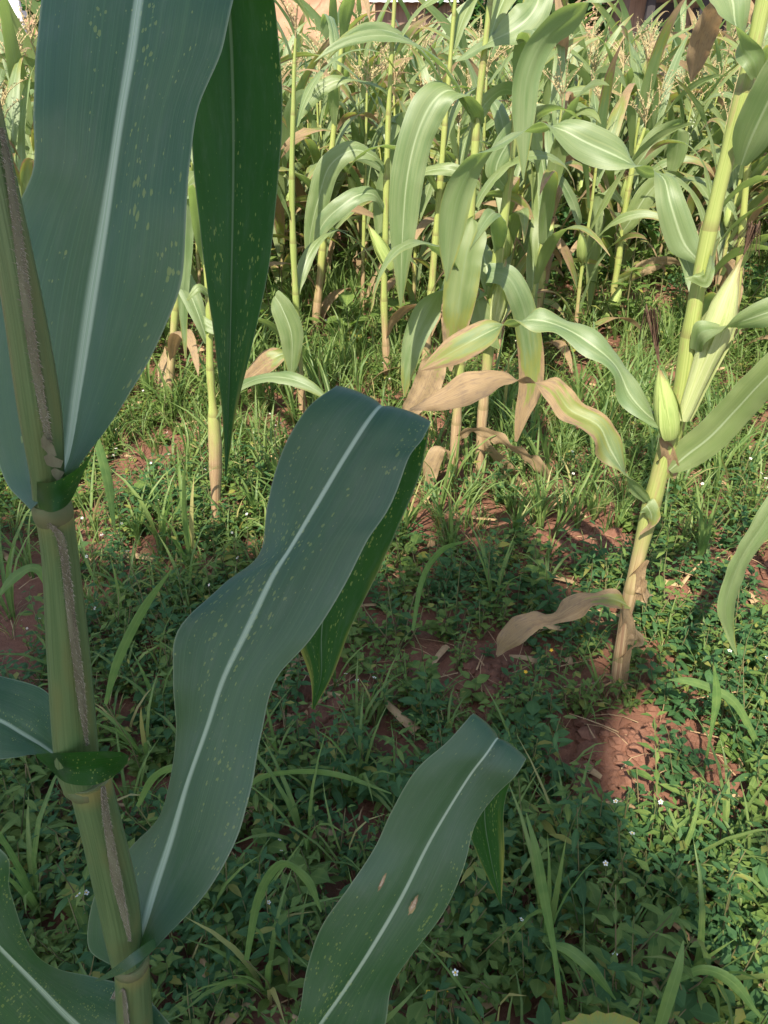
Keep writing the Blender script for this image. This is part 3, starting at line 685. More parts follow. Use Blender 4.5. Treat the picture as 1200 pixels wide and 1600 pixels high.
# the tall plant on the right, base in view
right_plant = hand_maize('tall maize plant at right with straw-coloured base, two ears and twisting leaves', (962, 1080),
    [(962, 1080, 20), (974, 985, 20), (984, 930, 21), (1000, 860, 24), (1028, 750, 29), (1048, 680, 32), (1066, 610, 32), (1082, 500, 27), (1100, 400, 24), (1130, 270, 25), (1165, 130, 26), (1190, 20, 26), (1215, -90, 26), (1240, -190, 20)],
    [([(1092, 408, 16, .0, -30), (1068, 378, 46, .02, -10), (1048, 320, 44, .03, 15), (1036, 278, 44, .05, 58), (1008, 268, 44, .06, 115), (965, 245, 52, .07, 35), (915, 222, 56, .08, 10), (878, 203, 42, .09, 40), (845, 198, 38, .1, 118), (790, 220, 40, .12, 70), (745, 252, 46, .13, 125), (716, 305, 48, .14, 160), (704, 370, 40, .15, 165), (698, 440, 4, .16, 160)], 0.03),
     ([(1056, 668, 14, -.02, 110), (1020, 655, 36, -.02, 60), (985, 618, 42, .0, 20), (962, 572, 44, .02, 62), (920, 535, 46, .05, 20), (880, 512, 44, .08, 60), (838, 500, 40, .1, 22), (800, 505, 38, .12, 115), (765, 518, 44, .13, 30), (715, 545, 46, .14, 10), (680, 565, 24, .15, 10), (658, 578, 3, .16, 10)], 0.20),
     ([(1012, 785, 16, -.02, 120), (985, 755, 38, -.01, 120), (955, 705, 44, .02, 20), (935, 665, 42, .03, 25), (890, 640, 46, .06, 20), (862, 605, 42, .08, 30), (820, 598, 34, .1, 105), (785, 592, 34, .11, 40), (735, 606, 50, .12, 20), (690, 625, 34, .13, 10), (640, 640, 3, .14, 0)], 0.50),
     ([(985, 948, 10, -.015, 40), (958, 936, 30, -.02, 25), (925, 936, 32, -.02, 45), (898, 948, 36, -.02, 20), (868, 966, 32, -.02, 48), (838, 970, 34, -.015, 30), (812, 984, 42, -.01, 15), (792, 1000, 32, .0, 5), (776, 1024, 4, .02, 0)], 0.66),
     ([(1046, 735, 14, -.02, 0), (1072, 712, 46, -.03, 5), (1110, 682, 54, -.05, 15), (1150, 640, 56, -.07, 25), (1195, 592, 54, -.1, 20), (1250, 545, 50, -.13, 10), (1330, 520, 40, -.16, 0), (1400, 560, 4, -.18, 0)], 0.04),
     ([(1086, 548, 18, -.03, 160), (1095, 520, 40, -.05, 150), (1130, 512, 44, -.07, 100), (1165, 500, 40, -.08, 40), (1210, 485, 46, -.1, 10), (1270, 470, 46, -.12, 0), (1380, 480, 4, -.15, 0)], 0.0),
     ([(1158, 258, 18, -.02, 0), (1172, 220, 56, -.04, 0), (1195, 170, 66, -.06, 10), (1225, 110, 64, -.08, 20), (1265, 60, 56, -.1, 40), (1330, 50, 6, -.14, 60)], 0.0),
     ([(1183, 120, 18, -.02, 200), (1178, 95, 34, -.03, 190), (1158, 70, 50, -.02, 120), (1148, 35, 56, .0, 60), (1140, -10, 56, .03, 20), (1100, -60, 56, .07, 0), (1020, -60, 54, .12, 40), (950, -25, 52, .16, 20), (900, 20, 50, .18, 130), (850, 62, 46, .2, 150), (824, 120, 42, .21, 170), (818, 190, 34, .22, 190), (818, 280, 3, .23, 200)], 0.0),
     ([(1186, 40, 12, .0, 0), (1150, 5, 30, .1, 30), (1118, 20, 34, .2, 10), (1098, 60, 38, .25, 10), (1086, 100, 26, .28, 10), (1080, 128, 3, .3, 0)], 0.95),
     ([(1012, 800, 20, -.02, 0), (1010, 790, 30, -.03, 0), (1018, 805, 30, -.035, 30), (1015, 822, 16, -.035, 60), (1000, 835, 3, -.035, 60)], 0.35),
     ([(1100, 425, 16, .0, 0), (1085, 430, 28, -.03, 180), (1102, 440, 20, -.035, 200), (1110, 420, 20, -.03, 230), (1115, 395, 30, .0, 250), (1125, 370, 4, .02, 250)], 0.1),
     ([(990, 925, 12, -.01, 0), (1003, 915, 26, -.02, 20), (1012, 935, 22, -.02, 50), (1000, 900, 4, -.02, 90)], 1.0),
     ([(972, 1000, 12, -.01, 0), (990, 990, 20, -.02, 20), (1000, 1003, 14, -.02, 50), (985, 1012, 4, -.02, 90)], 1.0)],
    nodes=9,
    ears=[(1066, 655, -.03, 1162, 398, -.02, 0.024, True, True, [(0, .42), (.1, .52), (.25, .62), (.42, .78), (.6, 1.0), (.75, .95), (.9, .5), (1.05, .05)]), (1046, 684, -.035, 1030, 570, -.02, 0.020, False, True)])

g0 = G(962, 1080); g0[2] = ground_z(g0[0], g0[1])
for k in range(8):                                    # brace roots
    a = k * .785 + R_.uniform(-.2, .2); d = np.array([math.cos(a), math.sin(a), 0]); q = g0 + d * 0.012 + np.array([0, 0, R_.uniform(.03, .055)]); e = g0 + d * R_.uniform(.035, .06)
    mb = MB(); mb.tube([q, q * .5 + e * .5 + d * .006 + np.array([0, 0, .008]), e - np.array([0, 0, .015])], [.0028, .0024, .0018], 5); mb.build('brace_root', M_STRAW, right_plant)
for (a, b, w, dx, n) in [(968, 1040, 20, 14, 1.0), (978, 975, 22, -12, 1.0), (990, 905, 24, 16, .9), (1040, 715, 30, -16, .7)]:   # withered sheath rags
    L, M, Rr = ribbon_px([(a, b + 34, w, depth_at(b + 34, g0[1]) - .016, 10), (a + 3, b + 10, w * 1.15, depth_at(b + 10, g0[1]) - .019, -15), (a + 5 + dx * .3, b - 12, w * .8, depth_at(b - 12, g0[1]) - .024, 25), (a + 6 + dx, b - 30, 3, depth_at(b - 30, g0[1]) - .03, 60)])
    mb = MB(); blade(mb, L, M, Rr, 24, 3, -0.5, None, ripple=.01); o = mb.build('withered_sheath', M_MID, right_plant); o['dry'] = n

# plant S2 / S3 in the middle
hand_maize('leaning maize plant in the middle with one wide pale leaf drooping leftwards', (706, 765),
    [(706, 765, 20), (712, 680, 18), (717, 600, 17), (722, 500, 16), (732, 400, 16), (738, 300, 15), (746, 180, 14), (757, 80, 12), (766, 0, 10), (774, -80, 7)],
    [([(752, 195, 12, .0, 180), (742, 172, 26, -.02, 150), (722, 150, 34, -.04, 110), (698, 142, 46, -.06, 40), (672, 165, 56, -.08, 0), (650, 215, 54, -.1, -10), (636, 280, 52, -.11, 0), (630, 350, 44, -.11, 10), (627, 420, 24, -.11, 10), (626, 480, 3, -.1, 0)], 0.05),
     ([(738, 330, 20, .0, 0), (738, 360, 44, -.03, 170), (728, 400, 52, -.05, 175), (720, 450, 54, -.06, 180), (713, 500, 44, -.06, 175), (706, 545, 26, -.05, 170), (704, 580, 4, -.05, 180)], 0.3),
     ([(716, 560, 10, .0, 0), (700, 540, 26, -.03, 30), (680, 570, 40, -.06, 160), (664, 610, 44, -.08, 165), (640, 640, 30, -.1, 150), (622, 650, 4, -.1, 140)], 0.5),
     ([(728, 430, 12, .0, 0), (700, 440, 36, .02, 60), (672, 480, 40, .0, 160), (648, 530, 36, -.02, 180), (636, 585, 20, -.03, 190), (632, 620, 3, -.03, 180)], 0.12),
     ([(709, 690, 12, .0, 0), (735, 672, 18, -.03, 60), (770, 680, 22, -.05, 30), (800, 700, 24, -.06, 70), (835, 720, 20, -.06, 30), (860, 750, 22, -.06, 60), (872, 775, 3, -.05, 60)], 1.05),
     ([(707, 720, 12, .0, 0), (690, 700, 22, -.03, 60), (675, 725, 26, -.04, 10), (668, 760, 24, -.04, 30), (664, 800, 4, -.02, 30)], 1.05),
     ([(745, 190, 12, .02, 0), (760, 160, 30, .05, 40), (790, 140, 34, .09, 50), (825, 160, 32, .12, 100), (838, 215, 26, .14, 140), (840, 270, 3, .15, 150)], 0.0)], wild=6, wild_from=0.35)
hand_maize('maize plant with bright yellow-green stalk and wide glossy leaf just right of the leaning one', (748, 748),
    [(748, 748, 18), (753, 660, 18), (762, 560, 20), (770, 470, 24), (778, 400, 22), (790, 320, 18), (800, 230, 16), (812, 120, 14), (822, 0, 12), (830, -80, 8)],
    [([(775, 445, 16, -.01, 0), (760, 428, 34, -.03, 120), (790, 430, 40, -.05, 150), (810, 460, 40, -.06, 160), (822, 500, 38, -.05, 170), (830, 560, 40, -.04, 180), (828, 610, 36, -.04, 185), (815, 650, 22, -.04, 190), (806, 690, 4, -.04, 190)], 0.35),
     ([(768, 480, 12, -.01, 0), (752, 455, 28, -.03, 60), (748, 480, 34, -.04, 160), (762, 520, 30, -.05, 170), (780, 545, 4, -.05, 170)], 0.0),
     ([(795, 300, 14, .0, 0), (775, 265, 36, -.02, 20), (800, 215, 44, .0, 30), (840, 180, 40, .04, 60), (880, 170, 30, .08, 90), (910, 190, 4, .1, 90)], 0.0),
     ([(826, -30, 14, .0, 0), (842, -5, 46, -.04, 10), (828, 25, 54, -.06, 10), (800, 48, 50, -.07, 30), (770, 63, 40, -.07, 65), (740, 80, 24, -.06, 60), (712, 97, 3, -.05, 50)], 0.0),
     ([(752, 670, 12, .0, 0), (765, 700, 24, -.03, 60), (795, 735, 26, -.04, 40), (810, 770, 24, -.04, 60), (806, 800, 4, -.03, 60)], 1.05)],
    wild=5, wild_from=0.4, ears=[(772, 505, -.03, 792, 400, -.02, 0.022, True, False)])
hand_maize('slender maize plant with straight bright stalk beyond the leaf fold', (607, 612),
    [(607, 612, 15), (603, 540, 14), (600, 470, 13), (602, 380, 12), (604, 280, 12), (607, 180, 10), (612, 80, 8), (617, -10, 7), (620, -80, 5)],
    [([(602, 330, 10, .0, 0), (585, 305, 24, -.05, 50), (560, 305, 28, -.08, 30), (530, 325, 30, -.1, 10), (505, 350, 26, -.1, 10), (490, 385, 3, -.1, 0)], 0.0),
     ([(604, 270, 10, .0, 0), (585, 245, 22, -.03, 60), (550, 235, 30, -.05, 20), (515, 260, 36, -.07, 0), (498, 310, 34, -.08, 0), (486, 360, 22, -.08, 0), (480, 420, 3, -.08, 0)], 0.05),
     ([(604, 240, 10, .02, 0), (612, 200, 30, .05, 150), (622, 185, 34, .08, 150), (618, 240, 34, .1, 180), (600, 320, 34, .1, 180), (590, 380, 4, .1, 180)], 0.0),
     ([(608, 150, 10, .0, 0), (590, 135, 14, -.03, 70), (550, 125, 16, -.05, 75), (520, 128, 22, -.06, 30), (490, 150, 22, -.07, 10), (470, 185, 3, -.08, 0)], 0.0)],
    wild=6, wild_from=0.25, ears=[(612, 420, -.04, 572, 345, -.04, 0.022, False, False)])
hand_maize('maize plant with short stalk and folded light leaf left of the clearing', (474, 655),
    [(474, 655, 15), (470, 600, 14), (466, 540, 13), (462, 460, 12), (458, 380, 12), (456, 280, 11), (458, 180, 9), (460, 100, 7), (462, 60, 5)],
    [([(466, 500, 10, -.01, 0), (448, 470, 18, -.03, 120), (430, 462, 26, -.05, 100), (440, 480, 36, -.07, 20), (455, 520, 38, -.08, 0), (456, 565, 22, -.08, 0), (454, 590, 3, -.08, 0)], 0.05),
     ([(470, 580, 10, -.01, 0), (450, 555, 20, -.03, 60), (425, 560, 34, -.04, 20), (400, 580, 26, -.04, 10), (375, 602, 3, -.04, 0)], 0.45)],
    wild=5, wild_from=0.3, tassel=True)
hand_maize('maize plant with yellow stalk seen between the two hanging near leaves', (338, 830),
    [(338, 830, 17), (337, 760, 20), (336, 690, 28), (332, 630, 15), (328, 570, 14), (327, 480, 14), (322, 400, 14), (318, 320, 13), (312, 220, 12), (306, 100, 10), (300, 0, 8)],
    [([(327, 520, 10, -.01, 0), (318, 505, 24, -.03, 140), (335, 512, 20, -.04, 160), (345, 500, 4, -.03, 160)], 0.0),
     ([(326, 460, 10, -.01, 0), (312, 450, 14, -.03, 20), (300, 460, 8, -.04, 10), (292, 470, 2, -.04, 0)], 0.05),
     ([(318, 330, 10, .0, 0), (300, 300, 22, .03, 30), (292, 330, 24, .04, 170), (290, 400, 20, .05, 180), (286, 470, 16, .05, 180), (290, 560, 3, .05, 180)], 0.1)],
    wild=5, wild_from=0.35)
hand_maize('tasselled maize plant standing left of the tall right-hand plant', (952, 505),
    [(952, 505, 13), (958, 460, 12), (966, 410, 12), (975, 340, 11), (985, 280, 11), (996, 235, 9), (1008, 200, 6)],
    [([(985, 275, 8, .0, 0), (1005, 245, 26, -.03, 0), (1030, 215, 34, -.04, 10), (1055, 195, 34, -.03, 60), (1060, 215, 34, .0, 150), (1055, 250, 26, .03, 180), (1045, 280, 3, .05, 180)], 0.0),
     ([(966, 370, 8, .0, 0), (985, 345, 24, -.03, 0), (1010, 305, 32, -.04, 5), (1035, 280, 28, -.03, 30), (1060, 270, 4, .0, 60)], 0.0),
     ([(960, 440, 8, .0, 0), (985, 430, 22, -.04, 30), (1015, 415, 24, -.06, 20), (1045, 408, 16, -.06, 40), (1075, 415, 3, -.05, 60)], 0.55),
     ([(975, 320, 8, .0, 0), (955, 300, 18, -.03, 30), (935, 310, 22, -.04, 150), (930, 360, 22, -.05, 180), (925, 430, 18, -.05, 190), (920, 490, 3, -.05, 180)], 0.1)],
    tassel=True, ears=[(945, 500, -.03, 975, 440, -.03, 0.03, False, False)])
for k, (bx, by, sx, lab) in enumerate([(1130, 560, 0.0, 'stout maize stalk half hidden behind the tall right-hand plant'), (1195, 540, 0.0, 'maize plant at the right edge behind the tall right-hand plant'),
                                       (823, 560, 0.0, 'withered maize plant with brown papery stalk near the leafy bush'), (650, 600, 0.0, 'maize plant with short brown base beside the slender straight one'),
                                       (250, 640, 0.0, 'maize plant mostly hidden behind the broad upright near leaf'), (480, 520, 0.0, 'maize plant at the back of the sunlit clearing')]):
    top = [(bx + 12 + q * 9, by - q * (by + 60) / 6, 16 - 1.6 * q) for q in range(7)]
    hand_maize(lab, (bx, by), top, [], wild=9, wild_from=0.15, tassel=(k in (3, 5)), wild_dry=0.9 if k == 2 else 0.12)
# leaf from a plant standing outside the frame on the right
hand_maize('maize leaf hanging into view at the right edge from a plant outside', (1560, 1150),
    [(1520, 1150, 28), (1450, 800, 32), (1430, 600, 30), (1435, 300, 28)],
    [([(1427, 760, 14, .0, 0), (1370, 690, 36, -.02, 160), (1300, 690, 42, -.03, 190), (1240, 750, 42, -.04, 205), (1196, 815, 40, -.05, 215), (1162, 866, 34, -.05, 222), (1143, 912, 32, -.05, 215), (1134, 955, 26, -.05, 200), (1141, 992, 13, -.05, 190), (1151, 1024, 2, -.05, 180)], 0.02)])

R_.seed(24)
# ------------------------------------------------------------------ the maize field behind
taken = [G(962, 1080), G(706, 765), G(748, 748), G(607, 612), G(474, 655), G(338, 830), G(952, 505)]
def region(px):
    return ('behind the broad upright near leaf' if px < 300 else 'behind the hanging tip of the near leaf' if px < 450 else 'beyond the clearing' if px < 590 else 'between the slender and the leaning plants' if px < 760
            else 'behind the drooping twisted leaf' if px < 880 else 'around the leafy bush' if px < 1000 else 'behind the tall right-hand plant' if px < 1130 else 'at the right edge of the field')
def field():
    n = 0; spots = []
    y = 3.3
    while y < 15.5:
        x = -(0.50 * y + 0.5) + R_.uniform(0, 0.3)
        while x < 0.50 * y + 0.6:
            spots.append((x + R_.gauss(0, 0.07), y + R_.gauss(0, 0.12)))
            x += R_.uniform(0.17, 0.28) if y < 8.4 else R_.uniform(0.26, 0.42)
        y += 0.44 if y < 8.4 else 0.5
    far = []
    for (x, y) in spots:
        if 3.0 < y < 4.05 and -0.65 < x < 0.15: continue            # the weedy clearing
        if 3.0 < y < 4.6 and 0.9 < x < 1.9 and R_.random() < 0.6: continue
        if y < 4.0 and x > 0.0 and R_.random() < 0.3: continue
        if any((x - t[0]) ** 2 + (y - t[1]) ** 2 < 0.06 for t in taken): continue
        i, rz = R_.randrange(8), R_.uniform(0, 6.28)
        if n >= 300 or y > 10.5:
            if y > 10 and x > 4.6 and R_.random() < .5: continue
            far.append((i, x, y, -0.02, rz, R_.uniform(0.84, 1.02), 0, 0)); continue
        px = 600 + 1200 * x / (y * CP + 0.6 * SP)
        rowname = 'front row' if y < 5 else 'middle row' if y < 7.5 else 'back row'
        sc = R_.uniform(0.88, 1.10)
        place_maize(i, (x, y, ground_z(x, y) - 0.01), rz, sc, 'sunlit %s maize plant %s' % (rowname, region(px)), '%s maize %s' % (rowname, region(px))); n += 1
    for _ in range(230):                                # stragglers filling the gaps between the rows
        y = R_.uniform(4.6, 10.5); x = R_.uniform(-.5 * y - .4, .5 * y + .4)
        far.append((R_.randrange(8), x, y, -0.02, R_.uniform(0, 6.28), R_.uniform(0.7, 1.0), R_.gauss(0, .08), R_.gauss(0, .08)))
    protos = []
    for p in PROTO_MB:
        protos.append(flat([mb for nme, mb, mt, dr in p], [FARM.index(mt) for nme, mb, mt, dr in p]))
    o = scatter('distant_maize_stand', protos, far, FARM); o['dry'] = 0.0
    tag(o, 'distant dense stand of maize before the buildings', 'maize')
    return n, len(far)
FARM = [M_STALK, M_MID, M_TASSEL, M_HUSK, M_SILK]

R_.seed(25)
# ------------------------------------------------------------------ weeds
def leaf_face(mb, base, d, up, ln, wd, fold=0.25, rnd=0.5, mat=0, droop=0.3, cheap=False):
    d = d / np.linalg.norm(d); s = np.cross(d, up); s /= np.linalg.norm(s) + 1e-9; u = np.cross(s, d)
    fr = [(0.0, 0.06), (0.25, 0.8), (0.5, 1.0), (0.78, 0.62), (1.0, 0.02)] if ln > 0.026 and not cheap else [(0.0, 0.1), (0.42, 1.0), (1.0, 0.03)]
    pts = np.zeros((len(fr), 3, 3)); at = np.zeros((len(fr), 3, 3))
    for i, (t, w) in enumerate(fr):
        c = base + d * ln * t - u * droop * ln * t * t
        h = wd * 0.5 * w
        pts[i, 0] = c - s * h + u * h * fold; pts[i, 1] = c; pts[i, 2] = c + s * h + u * h * fold
        at[i, :, 0] = (-1, 0, 1); at[i, :, 1] = t; at[i, :, 2] = rnd
    mb.grid(pts, at, mat)

def flower(mb, c, r, mp, my, up=np.array([0, -0.3, 1.0])):
    up = up / np.linalg.norm(up); a = np.cross(up, [1, 0.2, 0]); a /= np.linalg.norm(a); b = np.cross(up, a)
    for i in range(5):
        g = i * 1.2566 + 0.3
        d = math.cos(g) * a + math.sin(g) * b; s = np.cross(up, d)
        mb.add([c + d * r * .25 - s * r * .12, c + d * r * .65 - s * r * .34 + up * r * .1, c + d * r + up * r * .05, c + d * r * .65 + s * r * .34 + up * r * .1, c + d * r * .25 + s * r * .12], [(0, 1, 2, 3, 4)], None, mp)
    ring = [c + up * r * 0.18 + (math.cos(g) * a + math.sin(g) * b) * r * .3 for g in np.linspace(0, 6.28, 7)[:-1]]
    mb.add(ring + [c + up * r * 0.34], [(i, (i + 1) % 6, 6) for i in range(6)], None, my)

def weed_proto(h, leaf, nb, pairs, flowers=0, slim=0.55):
    """Broad-leaved weed: {'stem': MB, 'leaves': [MB...], 'flowers': [(MB)]} around the origin."""
    stem = MB(); leaves = []; fl = []
    for b in range(nb):
        az = R_.uniform(0, 6.28); th = 0.1 if b == 0 else R_.uniform(0.35, 0.95)
        hh = h * (1 if b == 0 else R_.uniform(0.55, 0.9))
        p = np.zeros(3); pts = []; t2 = th
        for q in range(5):
            pts.append(p.copy()); p = p + hh / 4 * np.array([math.sin(t2) * math.cos(az), math.sin(t2) * math.sin(az), math.cos(t2)]); t2 = max(0.05, t2 + R_.uniform(-0.3, 0.1))
        pts = np.array(pts); stem.tube(pts, [0.0018, 0.0016, 0.0013, 0.0011, 0.0008], 3, 0, cap=False)
        rot = R_.uniform(0, 3.14)
        for q in range(pairs):
            f = (0.30 + 0.70 * q / (pairs - 1)) * 3.999; a = pts[int(f)] + (pts[int(f) + 1] - pts[int(f)]) * (f % 1)
            rot += 1.57 + R_.uniform(-0.3, 0.3); size = leaf * (1.0 - 0.45 * q / pairs) * R_.uniform(0.75, 1.2)
            for sgn in (0, math.pi):
                g = rot + sgn + R_.uniform(-0.25, 0.25); el = R_.uniform(0.05, 0.6)
                d = np.array([math.cos(g) * math.cos(el), math.sin(g) * math.cos(el), math.sin(el)])
                m = MB(); leaf_face(m, a + d * 0.004, d, np.array([0, 0, 1.0]), size, size * slim * R_.uniform(0.85, 1.2), R_.uniform(0.1, 0.4), R_.random(), 0, R_.uniform(0.1, 0.5))
                leaves.append(m)
        if b < flowers:
            tip = pts[-1]; c = tip + np.array([R_.uniform(-.01, .01), R_.uniform(-.01, .01), R_.uniform(0.02, 0.05)])
            stem.tube([tip, c], [0.0007, 0.0005], 3, 0, cap=False)
            m = MB(); flower(m, c, R_.uniform(0.0045, 0.0065), 0, 1, np.array([R_.gauss(0, .5), R_.gauss(-.3, .5), 1.0])); fl.append(m)
    return stem, leaves, fl

def grass_proto(n, ln, wd, spread):
    bl = []
    for i in range(n):
        az = R_.uniform(0, 6.28); l = ln * R_.uniform(0.5, 1.15); th0 = R_.uniform(0.02, 0.35) * spread; th1 = th0 + R_.uniform(0.5, 2.1) * spread
        d0 = np.array([math.cos(az), math.sin(az), 0]); s = np.array([-math.sin(az), math.cos(az), 0])
        p = d0 * R_.uniform(0, 0.012); pts = np.zeros((6, 3, 3)); at = np.zeros((6, 3, 3)); tw = R_.uniform(-0.8, 0.8); rd = R_.random()
        for q in range(6):
            f = q / 5; th = th0 + (th1 - th0) * f ** 1.4; d = d0 * math.sin(th) + np.array([0, 0, math.cos(th)])
            nv = np.cross(d, s); sd = s * math.cos(tw * f) + nv * math.sin(tw * f)
            w = wd * 0.5 * (0.55 + 0.9 * f if f < 0.4 else 0.91 * (1 - ((f - 0.4) / 0.6) ** 1.8) + 0.02)
            pts[q, 0] = p - sd * w + nv * w * 0.3; pts[q, 1] = p; pts[q, 2] = p + sd * w + nv * w * 0.3
            at[q, :, 0] = (-1, 0, 1); at[q, :, 1] = f; at[q, :, 2] = rd
            p = p + d * l / 5
        m = MB(); m.grid(pts, at); bl.append(m)
    return bl

WEEDS = [weed_proto(hh, lf, nb, pr, 0, sl) for hh, lf, nb, pr, sl in [(.16, .040, 3, 4, .50), (.10, .026, 4, 4, .72), (.19, .050, 2, 5, .30), (.13, .033, 3, 4, .62), (.22, .036, 2, 6, .36), (.08, .045, 2, 3, .78), (.15, .028, 4, 5, .45)]]
WEEDS_S = [weed_proto(R_.uniform(0.06, 0.14), R_.uniform(0.013, 0.025), R_.randint(3, 5), 4, 0, R_.choice([.25, .4, .55, .75])) for _ in range(6)]
WEEDS_F = [weed_proto(R_.uniform(0.16, 0.22), R_.uniform(0.024, 0.032), 3, 4, 3, 0.5) for _ in range(3)]
GRASS = [grass_proto(R_.randint(5, 8), R_.uniform(0.12, 0.24), R_.uniform(0.003, 0.010), R_.uniform(0.8, 1.4)) for _ in range(8)]
GRASS_L = [grass_proto(R_.randint(6, 9), R_.uniform(0.30, 0.42), R_.uniform(0.010, 0.014), R_.uniform(0.6, 0.9)) for _ in range(3)]

BARE = [(1005, 1150, .10), (945, 845, .12), (1150, 960, .13), (770, 1090, .08), (330, 890, .09), (960, 1200, .15), (700, 1075, .08), (1000, 1500, .08), (640, 1420, .06), (1060, 930, .08), (500, 1120, .06), (1100, 1180, .10), (870, 860, .1), (520, 1130, .08), (680, 880, .06), (1010, 1480, .06), (1180, 880, .15)]
BARE = [(*G(a, b)[:2], r) for a, b, r in BARE]
def bare(x, y):
    for bx, by, r in BARE:
        if (x - bx) ** 2 + (y - by) ** 2 < (r * (0.75 + 0.5 * mnoise.noise((x * 9, y * 9, 2)))) ** 2: return True
    return y > 1.1 and mnoise.noise((x * 2.3, y * 2.3, 40)) > 0.62

def flat(mbs, mats_of):
    """Merge builders to arrays (v, a, loops, nl, mi)."""
    V_, A_, F_, NL, MI = [], [], [], [], []; off = 0
    for mb, mo in zip(mbs, mats_of):
        v, a = mb.arrays(); V_.append(v); A_.append(a)
        F_.append(np.fromiter((i for f in mb.f for i in f), np.int64) + off); NL.append(np.array([len(f) for f in mb.f])); MI.append(np.array(mb.m) + mo); off += len(v)
    return np.concatenate(V_), np.concatenate(A_), np.concatenate(F_), np.concatenate(NL), np.concatenate(MI)

def scatter(name, protos, spots, mats, smooth=True):
    """One mesh of many plants: spots (proto, x, y, z, rz, scale, tilt x, tilt y)."""
    V_, A_, F_, NL, MI = [], [], [], [], []; off = 0
    for (i, x, y, z, rz, sc, tx, ty) in spots:
        v, a, f, nl, mi = protos[i]
        c, s = math.cos(rz), math.sin(rz)
        w = v * sc; w = np.c_[w[:, 0] * c - w[:, 1] * s + w[:, 2] * tx, w[:, 0] * s + w[:, 1] * c + w[:, 2] * ty, w[:, 2]] + (x, y, z)
        a2 = a.copy(); a2[:, 2] = (a2[:, 2] * 0.5 + R_.random()) % 1.0
        V_.append(w); A_.append(a2); F_.append(f + off); NL.append(nl); MI.append(mi); off += len(v)
    me = bpy.data.meshes.new(name)
    fill_mesh(me, np.concatenate(V_), np.concatenate(A_), np.concatenate(F_).astype(np.int32), np.concatenate(NL).astype(np.int32), np.concatenate(MI).astype(np.int32), mats, smooth)
    return kind(link(name, me), 'stuff')

def ground_spot(dmin, dmax, power=1.0):
    """Random visible ground place, denser close by."""
    while True:
        y = dmin + (dmax - dmin) * R_.random() ** power
        hw = 0.56 * y + 0.45
        x = R_.uniform(-hw, hw)
        return x, y

wp = [flat([s] + l + f, [0] + [1] * len(l) + [2] * len(f)) for s, l, f in WEEDS]
wps = [flat([s] + l, [0] + [1] * len(l)) for s, l, f in WEEDS_S]
wpf = [flat([s] + l + f, [0] + [1] * len(l) + [2] * len(f)) for s, l, f in WEEDS_F]
gp = [flat(g, [0] * len(g)) for g in GRASS]
gpl = [flat(g, [0] * len(g)) for g in GRASS_L]
def spots_of(n, dmin, dmax, protos, power, s0, s1, keep=0.04, grassy=False):
    out = []
    while len(out) < n:
        x, y = ground_spot(dmin, dmax, power)
        if bare(x, y) and R_.random() > keep: continue
        patch = mnoise.noise((x * 1.7, y * 1.7, 70 if grassy else 90))
        if R_.random() > 0.55 + patch * (1.6 if y > 1.2 else 0.5): continue
        out.append((R_.randrange(len(protos)), x, y, ground_z(x, y) - 0.004, R_.uniform(0, 6.28), R_.uniform(s0, s1), R_.gauss(0, .15), R_.gauss(0, .15)))
    return out
WM = [M_STEM, M_WEED, M_PETAL, M_YELLOW]; WM2 = [M_STEM, M_WEED2, M_PETAL, M_YELLOW]
def label_stuff(o, lab, cat): return tag(o, lab, cat)
label_stuff(scatter('broadleaf_ground_cover', wp, spots_of(620, 0.5, 3.4, wp, 1.0, 0.4, 1.25, 0.1), WM), 'mixed broad-leaved weeds covering the red soil', 'weeds')
label_stuff(scatter('dark_ground_cover', wp, spots_of(640, 0.5, 2.4, wp, 1.0, 0.4, 1.15), WM2), 'dark-leaved weeds among the lighter ground cover', 'weeds')
label_stuff(scatter('fine_ground_cover', wps, spots_of(1560, 0.5, 4.6, wps, 1.0, 0.6, 1.5), WM), 'low small-leaved weeds covering the soil', 'weeds')
label_stuff(scatter('flowering_ground_cover', wpf, spots_of(60, 0.7, 4.2, wpf, 1.0, 0.6, 1.0), WM), 'thin weeds carrying tiny white flowers', 'weeds')
label_stuff(scatter('field_weeds', wp, spots_of(520, 3.4, 8.0, wp, 1.0, 1.4, 2.9, 0.5), WM), 'taller leafy weeds growing between the maize rows', 'weeds')
label_stuff(scatter('clearing_grass', gpl, spots_of(430, 1.9, 4.4, gpl, 1.0, 0.4, 0.85, 0.6, True), [M_GRASS]), 'taller grass around the nearer maize stalk bases', 'grass')
label_stuff(scatter('grass', gp, spots_of(2900, 0.5, 5.0, gp, 0.65, 0.45, 1.15, 0.06, True), [M_GRASS]), 'short green grass between the weeds', 'grass')
label_stuff(scatter('field_grass', gpl, spots_of(1800, 2.2, 9.0, gpl, 0.8, 0.45, 1.15, 0.3, True), [M_GRASS]), 'longer grass between the maize rows', 'grass')

R_.seed(26)
print('field', field())
R_.seed(27)
